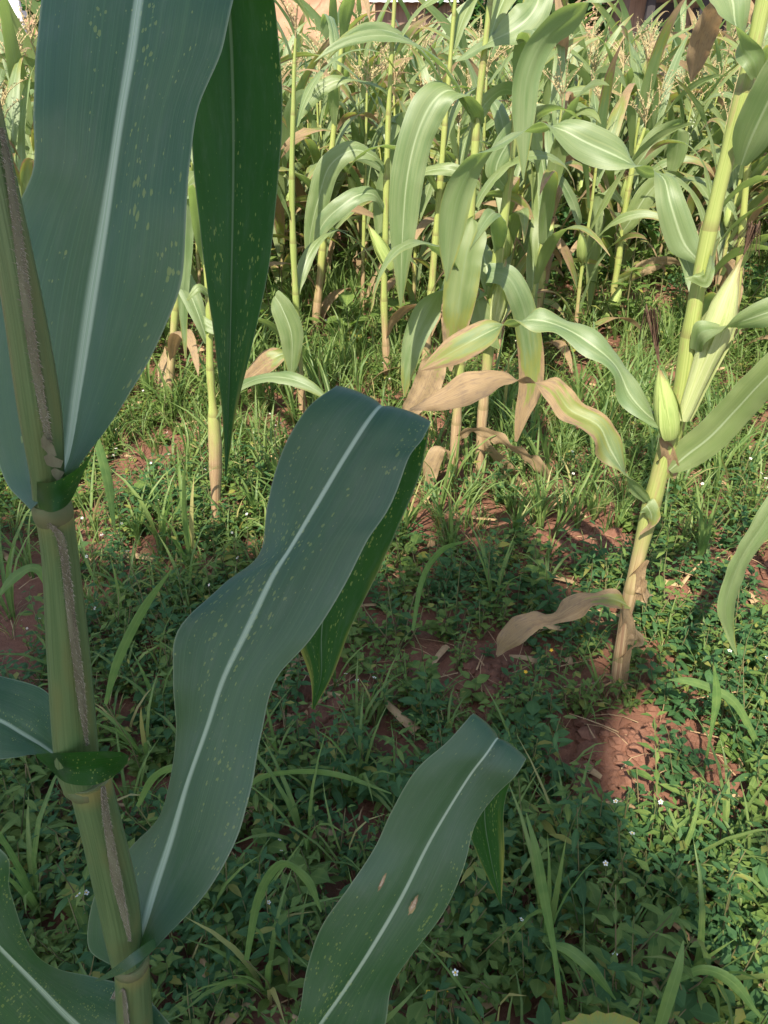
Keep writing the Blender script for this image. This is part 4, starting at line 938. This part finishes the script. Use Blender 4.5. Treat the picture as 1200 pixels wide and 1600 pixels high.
# straw and clods
def straw():
    mb = MB()
    for _ in range(2300):
        x, y = ground_spot(0.5, 5.0); z = ground_z(x, y) + R_.uniform(0.003, 0.03)
        a = R_.uniform(0, 6.28); l = R_.uniform(0.02, 0.13); w = R_.uniform(0.0006, 0.0022) if R_.random() < 0.75 else R_.uniform(0.005, 0.014)
        d = np.array([math.cos(a), math.sin(a), R_.uniform(-0.2, 0.3)]); s = np.array([-math.sin(a), math.cos(a), R_.uniform(-.4, .4)]); p = np.array([x, y, z])
        b = np.array([R_.uniform(-.2, .2), R_.uniform(-.2, .2), R_.uniform(0, .25)]) * l
        pts = np.array([[p + d * l * t + b * t * (1 - t) * 2 - s * w * (1 - t * .6), p + d * l * t + b * t * (1 - t) * 2 + np.array([0, 0, w * .6]), p + d * l * t + b * t * (1 - t) * 2 + s * w * (1 - t * .6)] for t in (0, .33, .66, 1)])
        mb.grid(pts, np.zeros_like(pts))
    o = mb.build('straw_litter', M_STRAW); kind(o, 'stuff'); tag(o, 'dry straw and leaf scraps lying on the soil', 'straw')
    mb = MB()
    for bx, by, r in BARE:
        for _ in range(int(520 * r)):
            q = R_.uniform(0.004, 0.022) * (1 if R_.random() < .8 else 1.7); c = np.array([bx + R_.gauss(0, r * .6), by + R_.gauss(0, r * .6), 0]); c[2] = ground_z(c[0], c[1]) + q * 0.2
            ring = []
            for i, (zz, rr, k) in enumerate([(-.5, .7, 6), (0.1, 1, 6), (.55, .6, 6)]):
                for j in range(k):
                    g = j / k * 6.28 + i * .4; f = R_.uniform(.75, 1.2)
                    ring.append(c + q * np.array([math.cos(g) * rr * f, math.sin(g) * rr * f, zz * R_.uniform(.7, 1.2)]))
            ring.append(c + np.array([0, 0, q * .8]))
            fs = [(i * 6 + j, i * 6 + (j + 1) % 6, (i + 1) * 6 + (j + 1) % 6, (i + 1) * 6 + j) for i in range(2) for j in range(6)] + [(12 + j, 12 + (j + 1) % 6, 18) for j in range(6)]
            mb.add(ring, fs)
    o = mb.build('soil_clods', M_SOIL, smooth=False); kind(o, 'stuff'); tag(o, 'crumbly red soil clods on the bare patches', 'soil')
straw()

R_.seed(28)
# single weeds that can be picked out in the foreground
def mesh_of(mb, name, mats): return mb.mesh(name, mats)
WEED_MESH = [(mesh_of(s, 'weed_stem', M_STEM), [mesh_of(l, 'weed_leaf', M_WEED2) for l in ls]) for s, ls, f in WEEDS]  # darker leaf colour stands in for deeper shade among these weeds
FLOW_MESH = [(mesh_of(s, 'weed_stem', M_STEM), [mesh_of(l, 'weed_leaf', M_WEED) for l in ls], [mesh_of(x, 'flower', [M_PETAL, M_YELLOW]) for x in f]) for s, ls, f in WEEDS_F]
YEL_MESH = [(s, ls, [mesh_of(x, 'flower', [M_YELLOW, M_YELLOW]) for x in WEEDS_F[i][2]]) for i, (s, ls, f) in enumerate(FLOW_MESH)]
GRASS_MESH = [[mesh_of(b, 'grass_blade', M_GRASS) for b in g] for g in GRASS_L]
def place_weed(px, py, i, sc, label, group, meshes=WEED_MESH, name='broadleaf_weed', cat='weed', z=0):
    g = G(px, py); t = thing(name, (0, 0, 0), label, cat, group)
    t.location = (g[0], g[1], ground_z(g[0], g[1]) - 0.004 + z); t.rotation_euler = (R_.uniform(-.15, .15), R_.uniform(-.15, .15), R_.uniform(0, 6.28)); t.scale = (sc,) * 3
    m = meshes[i % len(meshes)]
    for n, ms in (('stem', [m[0]]), ('leaf', m[1]), ('flower', m[2] if len(m) > 2 else [])):
        for me in ms:
            o = bpy.data.objects.new(n, me); COL.objects.link(o); o.parent = t
def place_grass(px, py, i, sc, label, group=None):
    g = G(px, py); t = thing('grass_tuft', (0, 0, 0), label, 'grass', group)
    t.location = (g[0], g[1], ground_z(g[0], g[1]) - 0.004); t.rotation_euler = (0, 0, R_.uniform(0, 6.28)); t.scale = (sc,) * 3
    for me in GRASS_MESH[i % 3]:
        o = bpy.data.objects.new('blade', me); COL.objects.link(o); o.parent = t
rows = [('broad-leaved weed in the shade at the bottom right corner', 'weeds at the bottom right', 850, 1190, 1300, 1590, 26),
        ('broad-leaved weed between the two long near maize leaves', 'weeds between the near leaves', 400, 720, 1080, 1420, 16),
        ('broad-leaved weed around the foot of the tall right-hand maize', 'weeds at the right plant foot', 800, 1150, 980, 1240, 20),
        ('broad-leaved weed in the shade right of the near stalk', 'weeds beside the near stalk', 140, 400, 780, 1000, 14),
        ('broad-leaved weed at the bottom between near stalk and spotted leaf', 'weeds at the bottom left', 250, 480, 1390, 1600, 14),
        ('broad-leaved weed in the half shade under the broad upright leaf', 'weeds under the broad leaf', 120, 330, 720, 900, 22),
        ('broad-leaved weed in the sunny clearing beyond the leaf fold', 'weeds in the clearing', 640, 900, 740, 860, 14),
        ('broad-leaved weed beyond the fold of the long near leaf', 'weeds beyond the fold', 600, 880, 860, 1000, 14)]
for lab, grp, x0, x1, y0, y1, n in rows:
    for k in range(n):
        while True:
            a, b = R_.uniform(x0, x1), R_.uniform(y0, y1); g = G(a, b)
            if not bare(g[0], g[1]): break
        place_weed(a, b, R_.randrange(7), R_.uniform(0.5, 1.1), lab, grp)
for (a, b, lab) in [(905, 1050, 'small yellow flower weed left of the straw-coloured maize base'), (838, 1090, 'yellow flower weed below the dry curled maize leaf'), (632, 1560, 'yellow flower weed beside the spotted low leaf')]:
    place_weed(a, b, 0, 0.8, lab, None, YEL_MESH, 'flowering_weed')
for (a, b, i, lab) in [(205, 750, 0, 'white-flowered weed under the broad upright leaf'), (150, 900, 1, 'white-flowered weed right of the near stalk joint'), (385, 905, 2, 'white-flowered weed left of the long leaf edge'), (890, 790, 0, 'white-flowered weed below the brown-tipped twisting leaf'),
                       (440, 780, 1, 'white-flowered weed just left of the leaf fold'), (920, 1470, 2, 'white-flowered weed in the dark bottom right'), (545, 1130, 0, 'tiny white-flowered weed between the near leaves'), (1090, 1060, 1, 'white-flowered weed right of the straw-coloured maize base'), (820, 1560, 2, 'white-flowered weed at the bottom beside the spotted leaf')]:
    place_weed(a, b, i, 0.9, lab, None, FLOW_MESH, 'flowering_weed')
for (a, b, i, s, lab) in [(300, 900, 0, 1.25, 'tall grass tuft left of the yellow maize stalk'), (255, 860, 1, 1.2, 'tall grass tuft under the edge of the broad upright leaf'), (15, 960, 2, 1.0, 'grass tuft at the left edge behind the near stalk'),
                          (60, 1420, 0, 0.9, 'grass tuft in the shade at left below the clasping leaf'), (230, 1190, 1, 0.9, 'grass tuft between the near stalk and the long leaf'), (480, 1330, 2, 0.9, 'grass tuft between the long leaf and the spotted leaf'),
                          (850, 1500, 0, 1.0, 'tall grass right of the spotted low leaf'), (1080, 1560, 1, 1.0, 'grass tuft at the bottom right'), (1130, 1330, 2, 0.8, 'grass tuft in dappled light at the right edge'),
                          (1090, 880, 0, 0.9, 'grass tuft right of the tall plant stalk'), (770, 960, 1, 0.9, 'grass tuft left of the curled dry leaf'), (560, 1240, 2, 0.8, 'arching grass under the tip of the long leaf'), (900, 830, 0, 0.8, 'grass tuft left of the tall plant stalk'),
                          (420, 1560, 1, 0.9, 'grass tuft at the bottom left of the spotted leaf')]:
    place_grass(a, b, i, s, lab)

def grass_stalk(lab, st):
    p = P(st[0][0], st[0][1], st[0][3]); t = thing('grass_stalk', tuple(p), lab, 'grass')
    L, M, Rr = ribbon_px(st); mb = MB(); blade(mb, L, M, Rr, 24, 2, 0.4, None); mb.build('blade', M_FRESH, t)
    g = np.array([p[0] + 0.03, p[1] + 0.02, ground_z(p[0] + .03, p[1] + .02) - 0.01])
    mb = MB(); mb.tube([g, g * .5 + p * .5 + np.array([.008, 0, .01]), p], [.0016, .0014, .001], 5); mb.build('stem', M_STEM, t)
for lab, st in [
    ('long pale grass blade arching right of the long leaf', [(330, 1290, 6, 1.44, 0), (395, 1222, 9, 1.41, 20), (460, 1206, 11, 1.39, 50), (530, 1211, 10, 1.39, 30), (612, 1240, 2, 1.41, 0)]),
    ('pale grass blade arching at right below the hanging leaf', [(1185, 1165, 8, 1.58, 0), (1150, 1100, 14, 1.54, 20), (1110, 1075, 16, 1.52, 40), (1075, 1064, 12, 1.51, 20), (1045, 1062, 2, 1.5, 0)]),
    ('upright pale grass blade below the hanging leaf tip', [(1100, 1205, 4, 1.56, 0), (1112, 1140, 6, 1.53, 30), (1120, 1090, 14, 1.5, 20), (1116, 1040, 2, 1.47, 0)]),
    ('tall grass stem right of the spotted leaf', [(885, 1640, 8, 1.0, 0), (868, 1500, 9, .98, 30), (850, 1400, 16, .96, 20), (838, 1330, 12, .95, 10), (822, 1270, 2, .95, 0)]),
    ('broad grass blade leaning right at the bottom', [(862, 1475, 8, 1.02, 0), (890, 1485, 18, 1.01, 20), (925, 1515, 18, 1.0, 10), (962, 1562, 2, 1.0, 0)]),
    ('green grass blade leaning over the bottom edge at right', [(1020, 1640, 14, 1.0, 0), (1045, 1560, 18, .98, 10), (1060, 1510, 14, .97, 10), (1068, 1470, 2, .97, 0)]),
    ('arching grass blade in the bottom right corner', [(1060, 1530, 8, 1.1, 0), (1100, 1515, 16, 1.08, 30), (1145, 1535, 20, 1.07, 20), (1188, 1590, 3, 1.07, 0)]),
    ('grass blade leaning left behind the near stalk', [(90, 950, 6, 1.7, 0), (60, 890, 14, 1.66, 10), (25, 900, 16, 1.65, 20), (-10, 940, 3, 1.66, 0)]),
    ('long grass blade leaning right between stalk and long leaf', [(165, 1100, 6, 1.45, 0), (185, 1030, 14, 1.42, 10), (225, 950, 14, 1.4, 20), (268, 890, 2, 1.38, 0)]),
    ('bright grass blade under the edge of the broad upright leaf', [(178, 820, 5, 1.75, 0), (168, 750, 14, 1.72, 10), (155, 700, 12, 1.7, 10), (148, 672, 2, 1.69, 0)]),
    ('wide grass blade bending right of the clasping leaf', [(215, 1260, 6, 1.25, 0), (240, 1215, 14, 1.22, 40), (275, 1200, 14, 1.21, 30), (310, 1215, 2, 1.21, 0)]),
    ('curved grass blade at the left of the spotted leaf', [(385, 1500, 8, 1.1, 0), (405, 1400, 14, 1.07, 20), (440, 1350, 16, 1.05, 40), (480, 1375, 14, 1.05, 20), (502, 1425, 2, 1.06, 0)]),
    ('thin grass blade arching in the middle beyond the fold', [(645, 985, 5, 1.75, 0), (660, 905, 9, 1.72, 20), (690, 860, 11, 1.7, 40), (730, 845, 2, 1.69, 0)])]:
    grass_stalk(lab, st)

# broad leaf of a gourd-like weed poking in at the bottom edge
gw = thing('gourd_weed', tuple(G(945, 1760)), 'broad toothed weed leaf with browned rim at the bottom edge', 'weed')
mb = MB(); c0 = P(940, 1640, 0.95)
ring = [c0]; n = 30
for i in range(n):
    g = i / n * 6.283; r = 70 * (1 + 0.05 * math.sin(i * 2.9) + 0.12 * math.cos(2 * g))
    ring.append(P(940 + r * math.cos(g) * 1.0, 1640 + r * math.sin(g) * 0.95, 0.95 + 0.02 * math.sin(g * 2) + 0.03 * math.sin(g)))
at = [(0, 0.2, .3)] + [(0.9 * (-1) ** i, 0.75, .3) for i in range(n)]
mb.add(ring, [(0, 1 + i, 1 + (i + 1) % n) for i in range(n)], at)
o = mb.build('leaf', M_MID, gw); o['dry'] = 0.28
mb = MB(); mb.tube([G(945, 1760), P(940, 1640, 0.952)], [0.003, 0.002], 6); mb.build('stem', M_STEM, gw)

R_.seed(29)
# ------------------------------------------------------------------ leafy bush behind
def bush(label, base, h, rad, n, leaf, mat, name='leafy_bush', cat='bush', stems=6):
    t = thing(name, base, label, cat); base = np.asarray(base, float)
    for k in range(stems):
        a = R_.uniform(0, 6.28); r = rad * R_.uniform(0.1, 0.6); top = base + np.array([math.cos(a) * r, math.sin(a) * r, h * R_.uniform(.6, .95)])
        mb = MB(); mb.tube([base, base * .5 + top * .5 + np.array([0, 0, .05 * h]), top], [h * .014, h * .009, h * .004], 5); mb.build('stem', M_STEM, t)
    mb = MB(); cl = [(R_.uniform(0, 6.28), R_.random() ** .5, R_.uniform(.15, 1)) for _ in range(14 + stems * 2)]
    for k in range(n):
        a, q, z = R_.choice(cl)
        c = base + np.array([math.cos(a) * q * rad, math.sin(a) * q * rad, z * h * (1 - .3 * q)]) + np.array([R_.gauss(0, .13 * rad), R_.gauss(0, .13 * rad), R_.gauss(0, .09 * h)])
        if c[2] < base[2]: c[2] = base[2] + .02
        g = R_.uniform(0, 6.28); el = R_.uniform(-.7, .6); d = np.array([math.cos(g) * math.cos(el), math.sin(g) * math.cos(el), math.sin(el)])
        leaf_face(mb, c, d, np.array([R_.gauss(0, .3), R_.gauss(0, .3), 1.0]), leaf * R_.uniform(.6, 1.2), leaf * .6, .2, R_.random(), 0, .3)
    o = mb.build('crown', mat, t); kind(o, 'stuff')
    return t
b0 = G(905, 430); bush('dark green leafy bush among the maize left of the tasselled plant', (b0[0], b0[1], 0), 0.62, 0.36, 900, 0.055, M_WEED2)
b0 = G(1120, 470); bush('low dark bush behind the tall right-hand plant', (b0[0], b0[1], 0), 0.3, 0.3, 500, 0.03, M_WEED2)

# ------------------------------------------------------------------ buildings and background beyond the field
M_WALL = simple('plastered_wall', (0.46, 0.39, 0.33), (0.36, 0.29, 0.24), 3, 0.9, 0.1, bump=0.3, bdist=0.01)
M_BRICK = simple('brown_board', (0.16, 0.11, 0.085), (0.23, 0.16, 0.12), 4, 0.9, 0.1, vscale=(6, 1, 0.4))
M_WHITE = simple('white_paint', (0.72, 0.72, 0.70), (0.60, 0.60, 0.58), 5, 0.7, 0.2)
M_IRON = simple('roof_sheet', (0.42, 0.47, 0.54), (0.55, 0.60, 0.66), 2, 0.35, 0.5, vscale=(1, 1, 1))
M_DARK = simple('dark_post_opening_shade', (0.035, 0.033, 0.035), (0.05, 0.045, 0.045), 3, 0.9, 0.1)  # near-black colour: painted shade for the openings, plain colour on the dark posts
M_EARTH = simple('bank_earth', (0.24, 0.135, 0.08), (0.33, 0.20, 0.125), 2.5, 0.95, 0.05, bump=0.8, bdist=0.1)
M_STONE = simple('pale_stone', (0.45, 0.38, 0.35), (0.58, 0.52, 0.48), 5, 0.9, 0.1, bump=0.5, bdist=0.02)
def boxpart(name, lo, hi, mat, parent):
    mb = MB(); mb.box(lo, hi); return mb.build(name, mat, parent, smooth=False)
def house():
    Y = 19.0; t = thing('house', (7.6, Y, 0), 'board-walled house with white posts at the top right beyond the field', 'house')
    x0, x1 = 5.4, 12.0
    boxpart('wall', (x0, Y + 1.2, 0), (x1, Y + 4, 2.6), M_BRICK, t)
    for x in (5.45, 6.55, 7.75, 9.1, 10.4): boxpart('post', (x, Y, 0), (x + 0.16, Y + 0.14, 1.98), M_WHITE if x > 7 else M_DARK, t)
    boxpart('beam', (x0 - 0.1, Y - 0.02, 1.98), (x1, Y + 0.16, 2.16), M_WHITE, t)
    for x in (6.8, 8.4, 9.7):
        w = boxpart('window', (x, Y + 1.15, 0.9), (x + 0.75, Y + 1.197, 1.75), M_DARK, t)  # solid dark panel on the wall; the unlit room is painted
    boxpart('door', (5.75, Y + 1.15, 0.05), (6.45, Y + 1.197, 1.85), M_DARK, t)  # flat dark slab, interior gloom given as colour
    for k in range(11):
        boxpart('board', (x0 + 0.25 + k * 0.58, Y + 1.17, 0.0), (x0 + 0.45 + k * 0.58, Y + 1.193, 0.85), M_BRICK, t)
    mb = MB(); n = 90; xs = np.linspace(x0 - 0.4, x1, n); pts = np.zeros((2, n, 3))
    for j, x in enumerate(xs): pts[0, j] = (x, Y - 0.35, 2.2 + 0.02 * math.sin(j * 1.5)); pts[1, j] = (x, Y + 2.2, 3.1 + 0.02 * math.sin(j * 1.5))
    mb.grid(pts, np.zeros_like(pts)); mb.build('roof', M_IRON, t)
    boxpart('step', (x0, Y - 0.3, 0), (x1, Y + 1.19, 0.22), M_STONE, t)
house()
def low_wall():
    t = thing('boundary_wall', (-9.5, 18, 0), 'pale rendered boundary wall at the top left beyond the field', 'wall')
    boxpart('wall_body', (-13, 18, 0), (-7.2, 18.3, 1.55), M_WALL, t)
    boxpart('coping', (-13.1, 17.95, 1.55), (-7.15, 18.35, 1.66), M_WHITE, t)
    for k in range(5): boxpart('pier', (-12.8 + k * 1.35, 17.9, 0), (-12.5 + k * 1.35, 17.999, 1.85), M_WHITE, t)
low_wall()
def shed():
    Y = 20.5; t = thing('shed', (0.4, Y, 0), 'low shed with white sheet roof at top centre beyond the field', 'shed')
    boxpart('wall', (-0.2, Y, 0), (1.5, Y + 1.5, 1.85), M_BRICK, t); boxpart('opening_shade_panel', (0.3, Y - 0.012, 0.3), (0.9, Y - 0.003, 1.2), M_DARK, t)  # shed opening is a dark panel painted as shade, no hole in the wall
    mb = MB(); n = 40; xs = np.linspace(-0.35, 1.65, n); pts = np.zeros((3, n, 3))
    for j, x in enumerate(xs):
        for i, (yy, zz) in enumerate([(Y - 0.3, 1.86), (Y + 0.75, 2.02), (Y + 1.8, 1.87)]): pts[i, j] = (x, yy, zz + 0.006 * math.sin(j * 1.6))
    mb.grid(pts, np.zeros_like(pts)); mb.build('roof', M_WHITE, t)
shed()
def bank(x0, x1, y0, y1, h, name='earth_bank'):
    n, m = 50, 16; pts = np.zeros((m, n, 3))
    for i in range(m):
        for j in range(n):
            x = x0 + (x1 - x0) * j / (n - 1); y = y0 + (y1 - y0) * i / (m - 1)
            f = math.sin(math.pi * j / (n - 1)) ** .5 * math.sin(math.pi * min(1, i / (m - 1))) ** .8
            pts[i, j] = (x, y, -0.1 + h * f * (0.8 + 0.5 * mnoise.noise((x * .9, y * .9, 3))) + 0.06 * mnoise.noise((x * 4, y * 4, 1)))
    mb = MB(); mb.grid(pts, np.zeros_like(pts)); kind(mb.build(name, M_EARTH), 'structure')
bank(-4.2, 0.6, 17.5, 22.5, 2.7); bank(-13, -5.5, 15.5, 17.5, 1.05); bank(-45, 50, 24, 60, 7.5, 'hillside')
def stone(c, r, lab):
    mb = MB(); pts = np.zeros((7, 13, 3)); ph = R_.random() * 20
    for i in range(7):
        for j in range(13):
            a, b = j / 12 * 6.2832, (i / 6 - .5) * math.pi; d = np.array([math.cos(a) * math.cos(b), math.sin(a) * math.cos(b), math.sin(b)])
            pts[i, j] = np.asarray(c) + d * r * (0.9 + 0.45 * mnoise.noise(Vector(d * 1.6) + Vector((ph, 0, 0)))) * np.array([1.2, 1, .8])
    mb.grid(pts, np.zeros_like(pts)); tag(mb.build('boulder', M_STONE, smooth=False), lab, 'boulder')
stone((-0.35, 17.0, 0.55), 0.5, 'pale pink boulder below the earth bank at top centre'); stone((0.15, 16.8, 0.45), 0.45, 'pale boulder right of the pink one at top centre'); stone((4.0, 15.0, 0.6), 0.4, 'pale boulder among the far maize left of the house')

def tree(label, base, h, crown_r, crown_z, n, leaf, mat, trunk_r=0.14, name='tree', flat_=1.0, lobes=None):
    t = thing(name, base, label, 'tree'); base = np.asarray(base, float)
    cc = base + np.array([0, 0, crown_z])
    mb = MB(); mb.tube([base - np.array([0, 0, .1]), base + np.array([.05, .03, h * .3]), base + np.array([-.04, .06, crown_z * .8]), cc], [trunk_r, trunk_r * .8, trunk_r * .65, trunk_r * .3], 9)
    tips = []
    for k in range(9):
        a = k * 2.4 + R_.uniform(-.3, .3); el = R_.uniform(.1, 1.1); d = np.array([math.cos(a) * math.cos(el), math.sin(a) * math.cos(el), math.sin(el) * flat_])
        s = base + np.array([0, 0, crown_z * R_.uniform(.55, .9)]); e = cc + d * crown_r * .75
        mb.tube([s, s * .5 + e * .5 + np.array([0, 0, .1]), e], [trunk_r * .4, trunk_r * .25, trunk_r * .08], 6)
    mb.build('trunk', M_BARK, t)
    mb = MB(); cl = []
    for k in range(46):
        v = np.array([R_.gauss(0, 1), R_.gauss(0, 1), R_.gauss(0, 1)]); v = v / np.linalg.norm(v) * R_.random() ** .4 * .86; cl.append((cc + v * crown_r * np.array([1, 1, flat_]), R_.uniform(.2, .34) * crown_r))
    cl = lobes or cl
    for k in range(n):
        c, r = cl[k % len(cl)]
        v = np.array([R_.gauss(0, 1), R_.gauss(0, 1), R_.gauss(0, .8)]); v = v / np.linalg.norm(v) * r * R_.random() ** .45
        g = R_.uniform(0, 6.28); el = R_.uniform(-.9, .5); d = np.array([math.cos(g) * math.cos(el), math.sin(g) * math.cos(el), math.sin(el)])
        leaf_face(mb, c + v, d, np.array([R_.gauss(0, .4), R_.gauss(0, .4), 1.0]), leaf * R_.uniform(.7, 1.2), leaf * .55, .2, R_.random(), 0, .3, True)
    kind(mb.build('crown', mat, t), 'stuff')
M_BARK = simple('bark', (0.12, 0.085, 0.06), (0.20, 0.15, 0.11), 9, 0.95, 0.1, vscale=(1, 1, .2), bump=0.6, bdist=0.01)
for k, (x, y, lab) in enumerate([(2.2, 21, 'round dark tree behind the shed at top centre'), (4.3, 22, 'dark tree left of the house'), (-5.0, 22, 'dark tree behind the earth bank'), (3.3, 24.5, 'taller dark tree behind the others left of the house'), (-7.2, 21.5, 'dark tree right of the boundary wall at top left'), (1.0, 23.5, 'dark tree behind the shed roof')]):
    tree(lab, (x, y, 0), 3.0, 1.3, 2.0, 1300, 0.3, M_WEED2)

R_.seed(30)
# the tree behind the photographer whose shade lies over the foreground
lobes = []
for gx in np.arange(-3.0, 1.75, 0.30):
    for gy in np.arange(-2.6, 2.2, 0.30):
        x, y = gx + R_.uniform(-.07, .07), gy + R_.uniform(-.07, .07)
        if y > np.interp(x, [-3, -1, -.5, 0, .3, .45, .6, .8, 1.0, 1.7], [2.05, 2.1, 2.05, 2.0, 2.0, 1.75, 1.4, 1.2, 1.1, 1.1]) - 0.2: continue
        edge = x > .45 or y > 1.5
        if x > .5 and R_.random() < .22: continue
        if x > .3 and y > .9 and R_.random() < .2: continue
        lobes.append((np.array([x, y, 0]) + SUN * R_.uniform(7.2, 9.0), R_.uniform(.28, .42) if not edge else R_.uniform(.14, .30)))
R_.shuffle(lobes)
sh = np.array([-1.2, -0.3, 0.0]) + SUN * 8.0
tree('tall broad-crowned tree behind the viewer that shades the foreground', (sh[0], sh[1], 0), 5, 2.3, sh[2], 14000, 0.20, M_WEED2, 0.16, 'shade_tree', lobes=lobes)
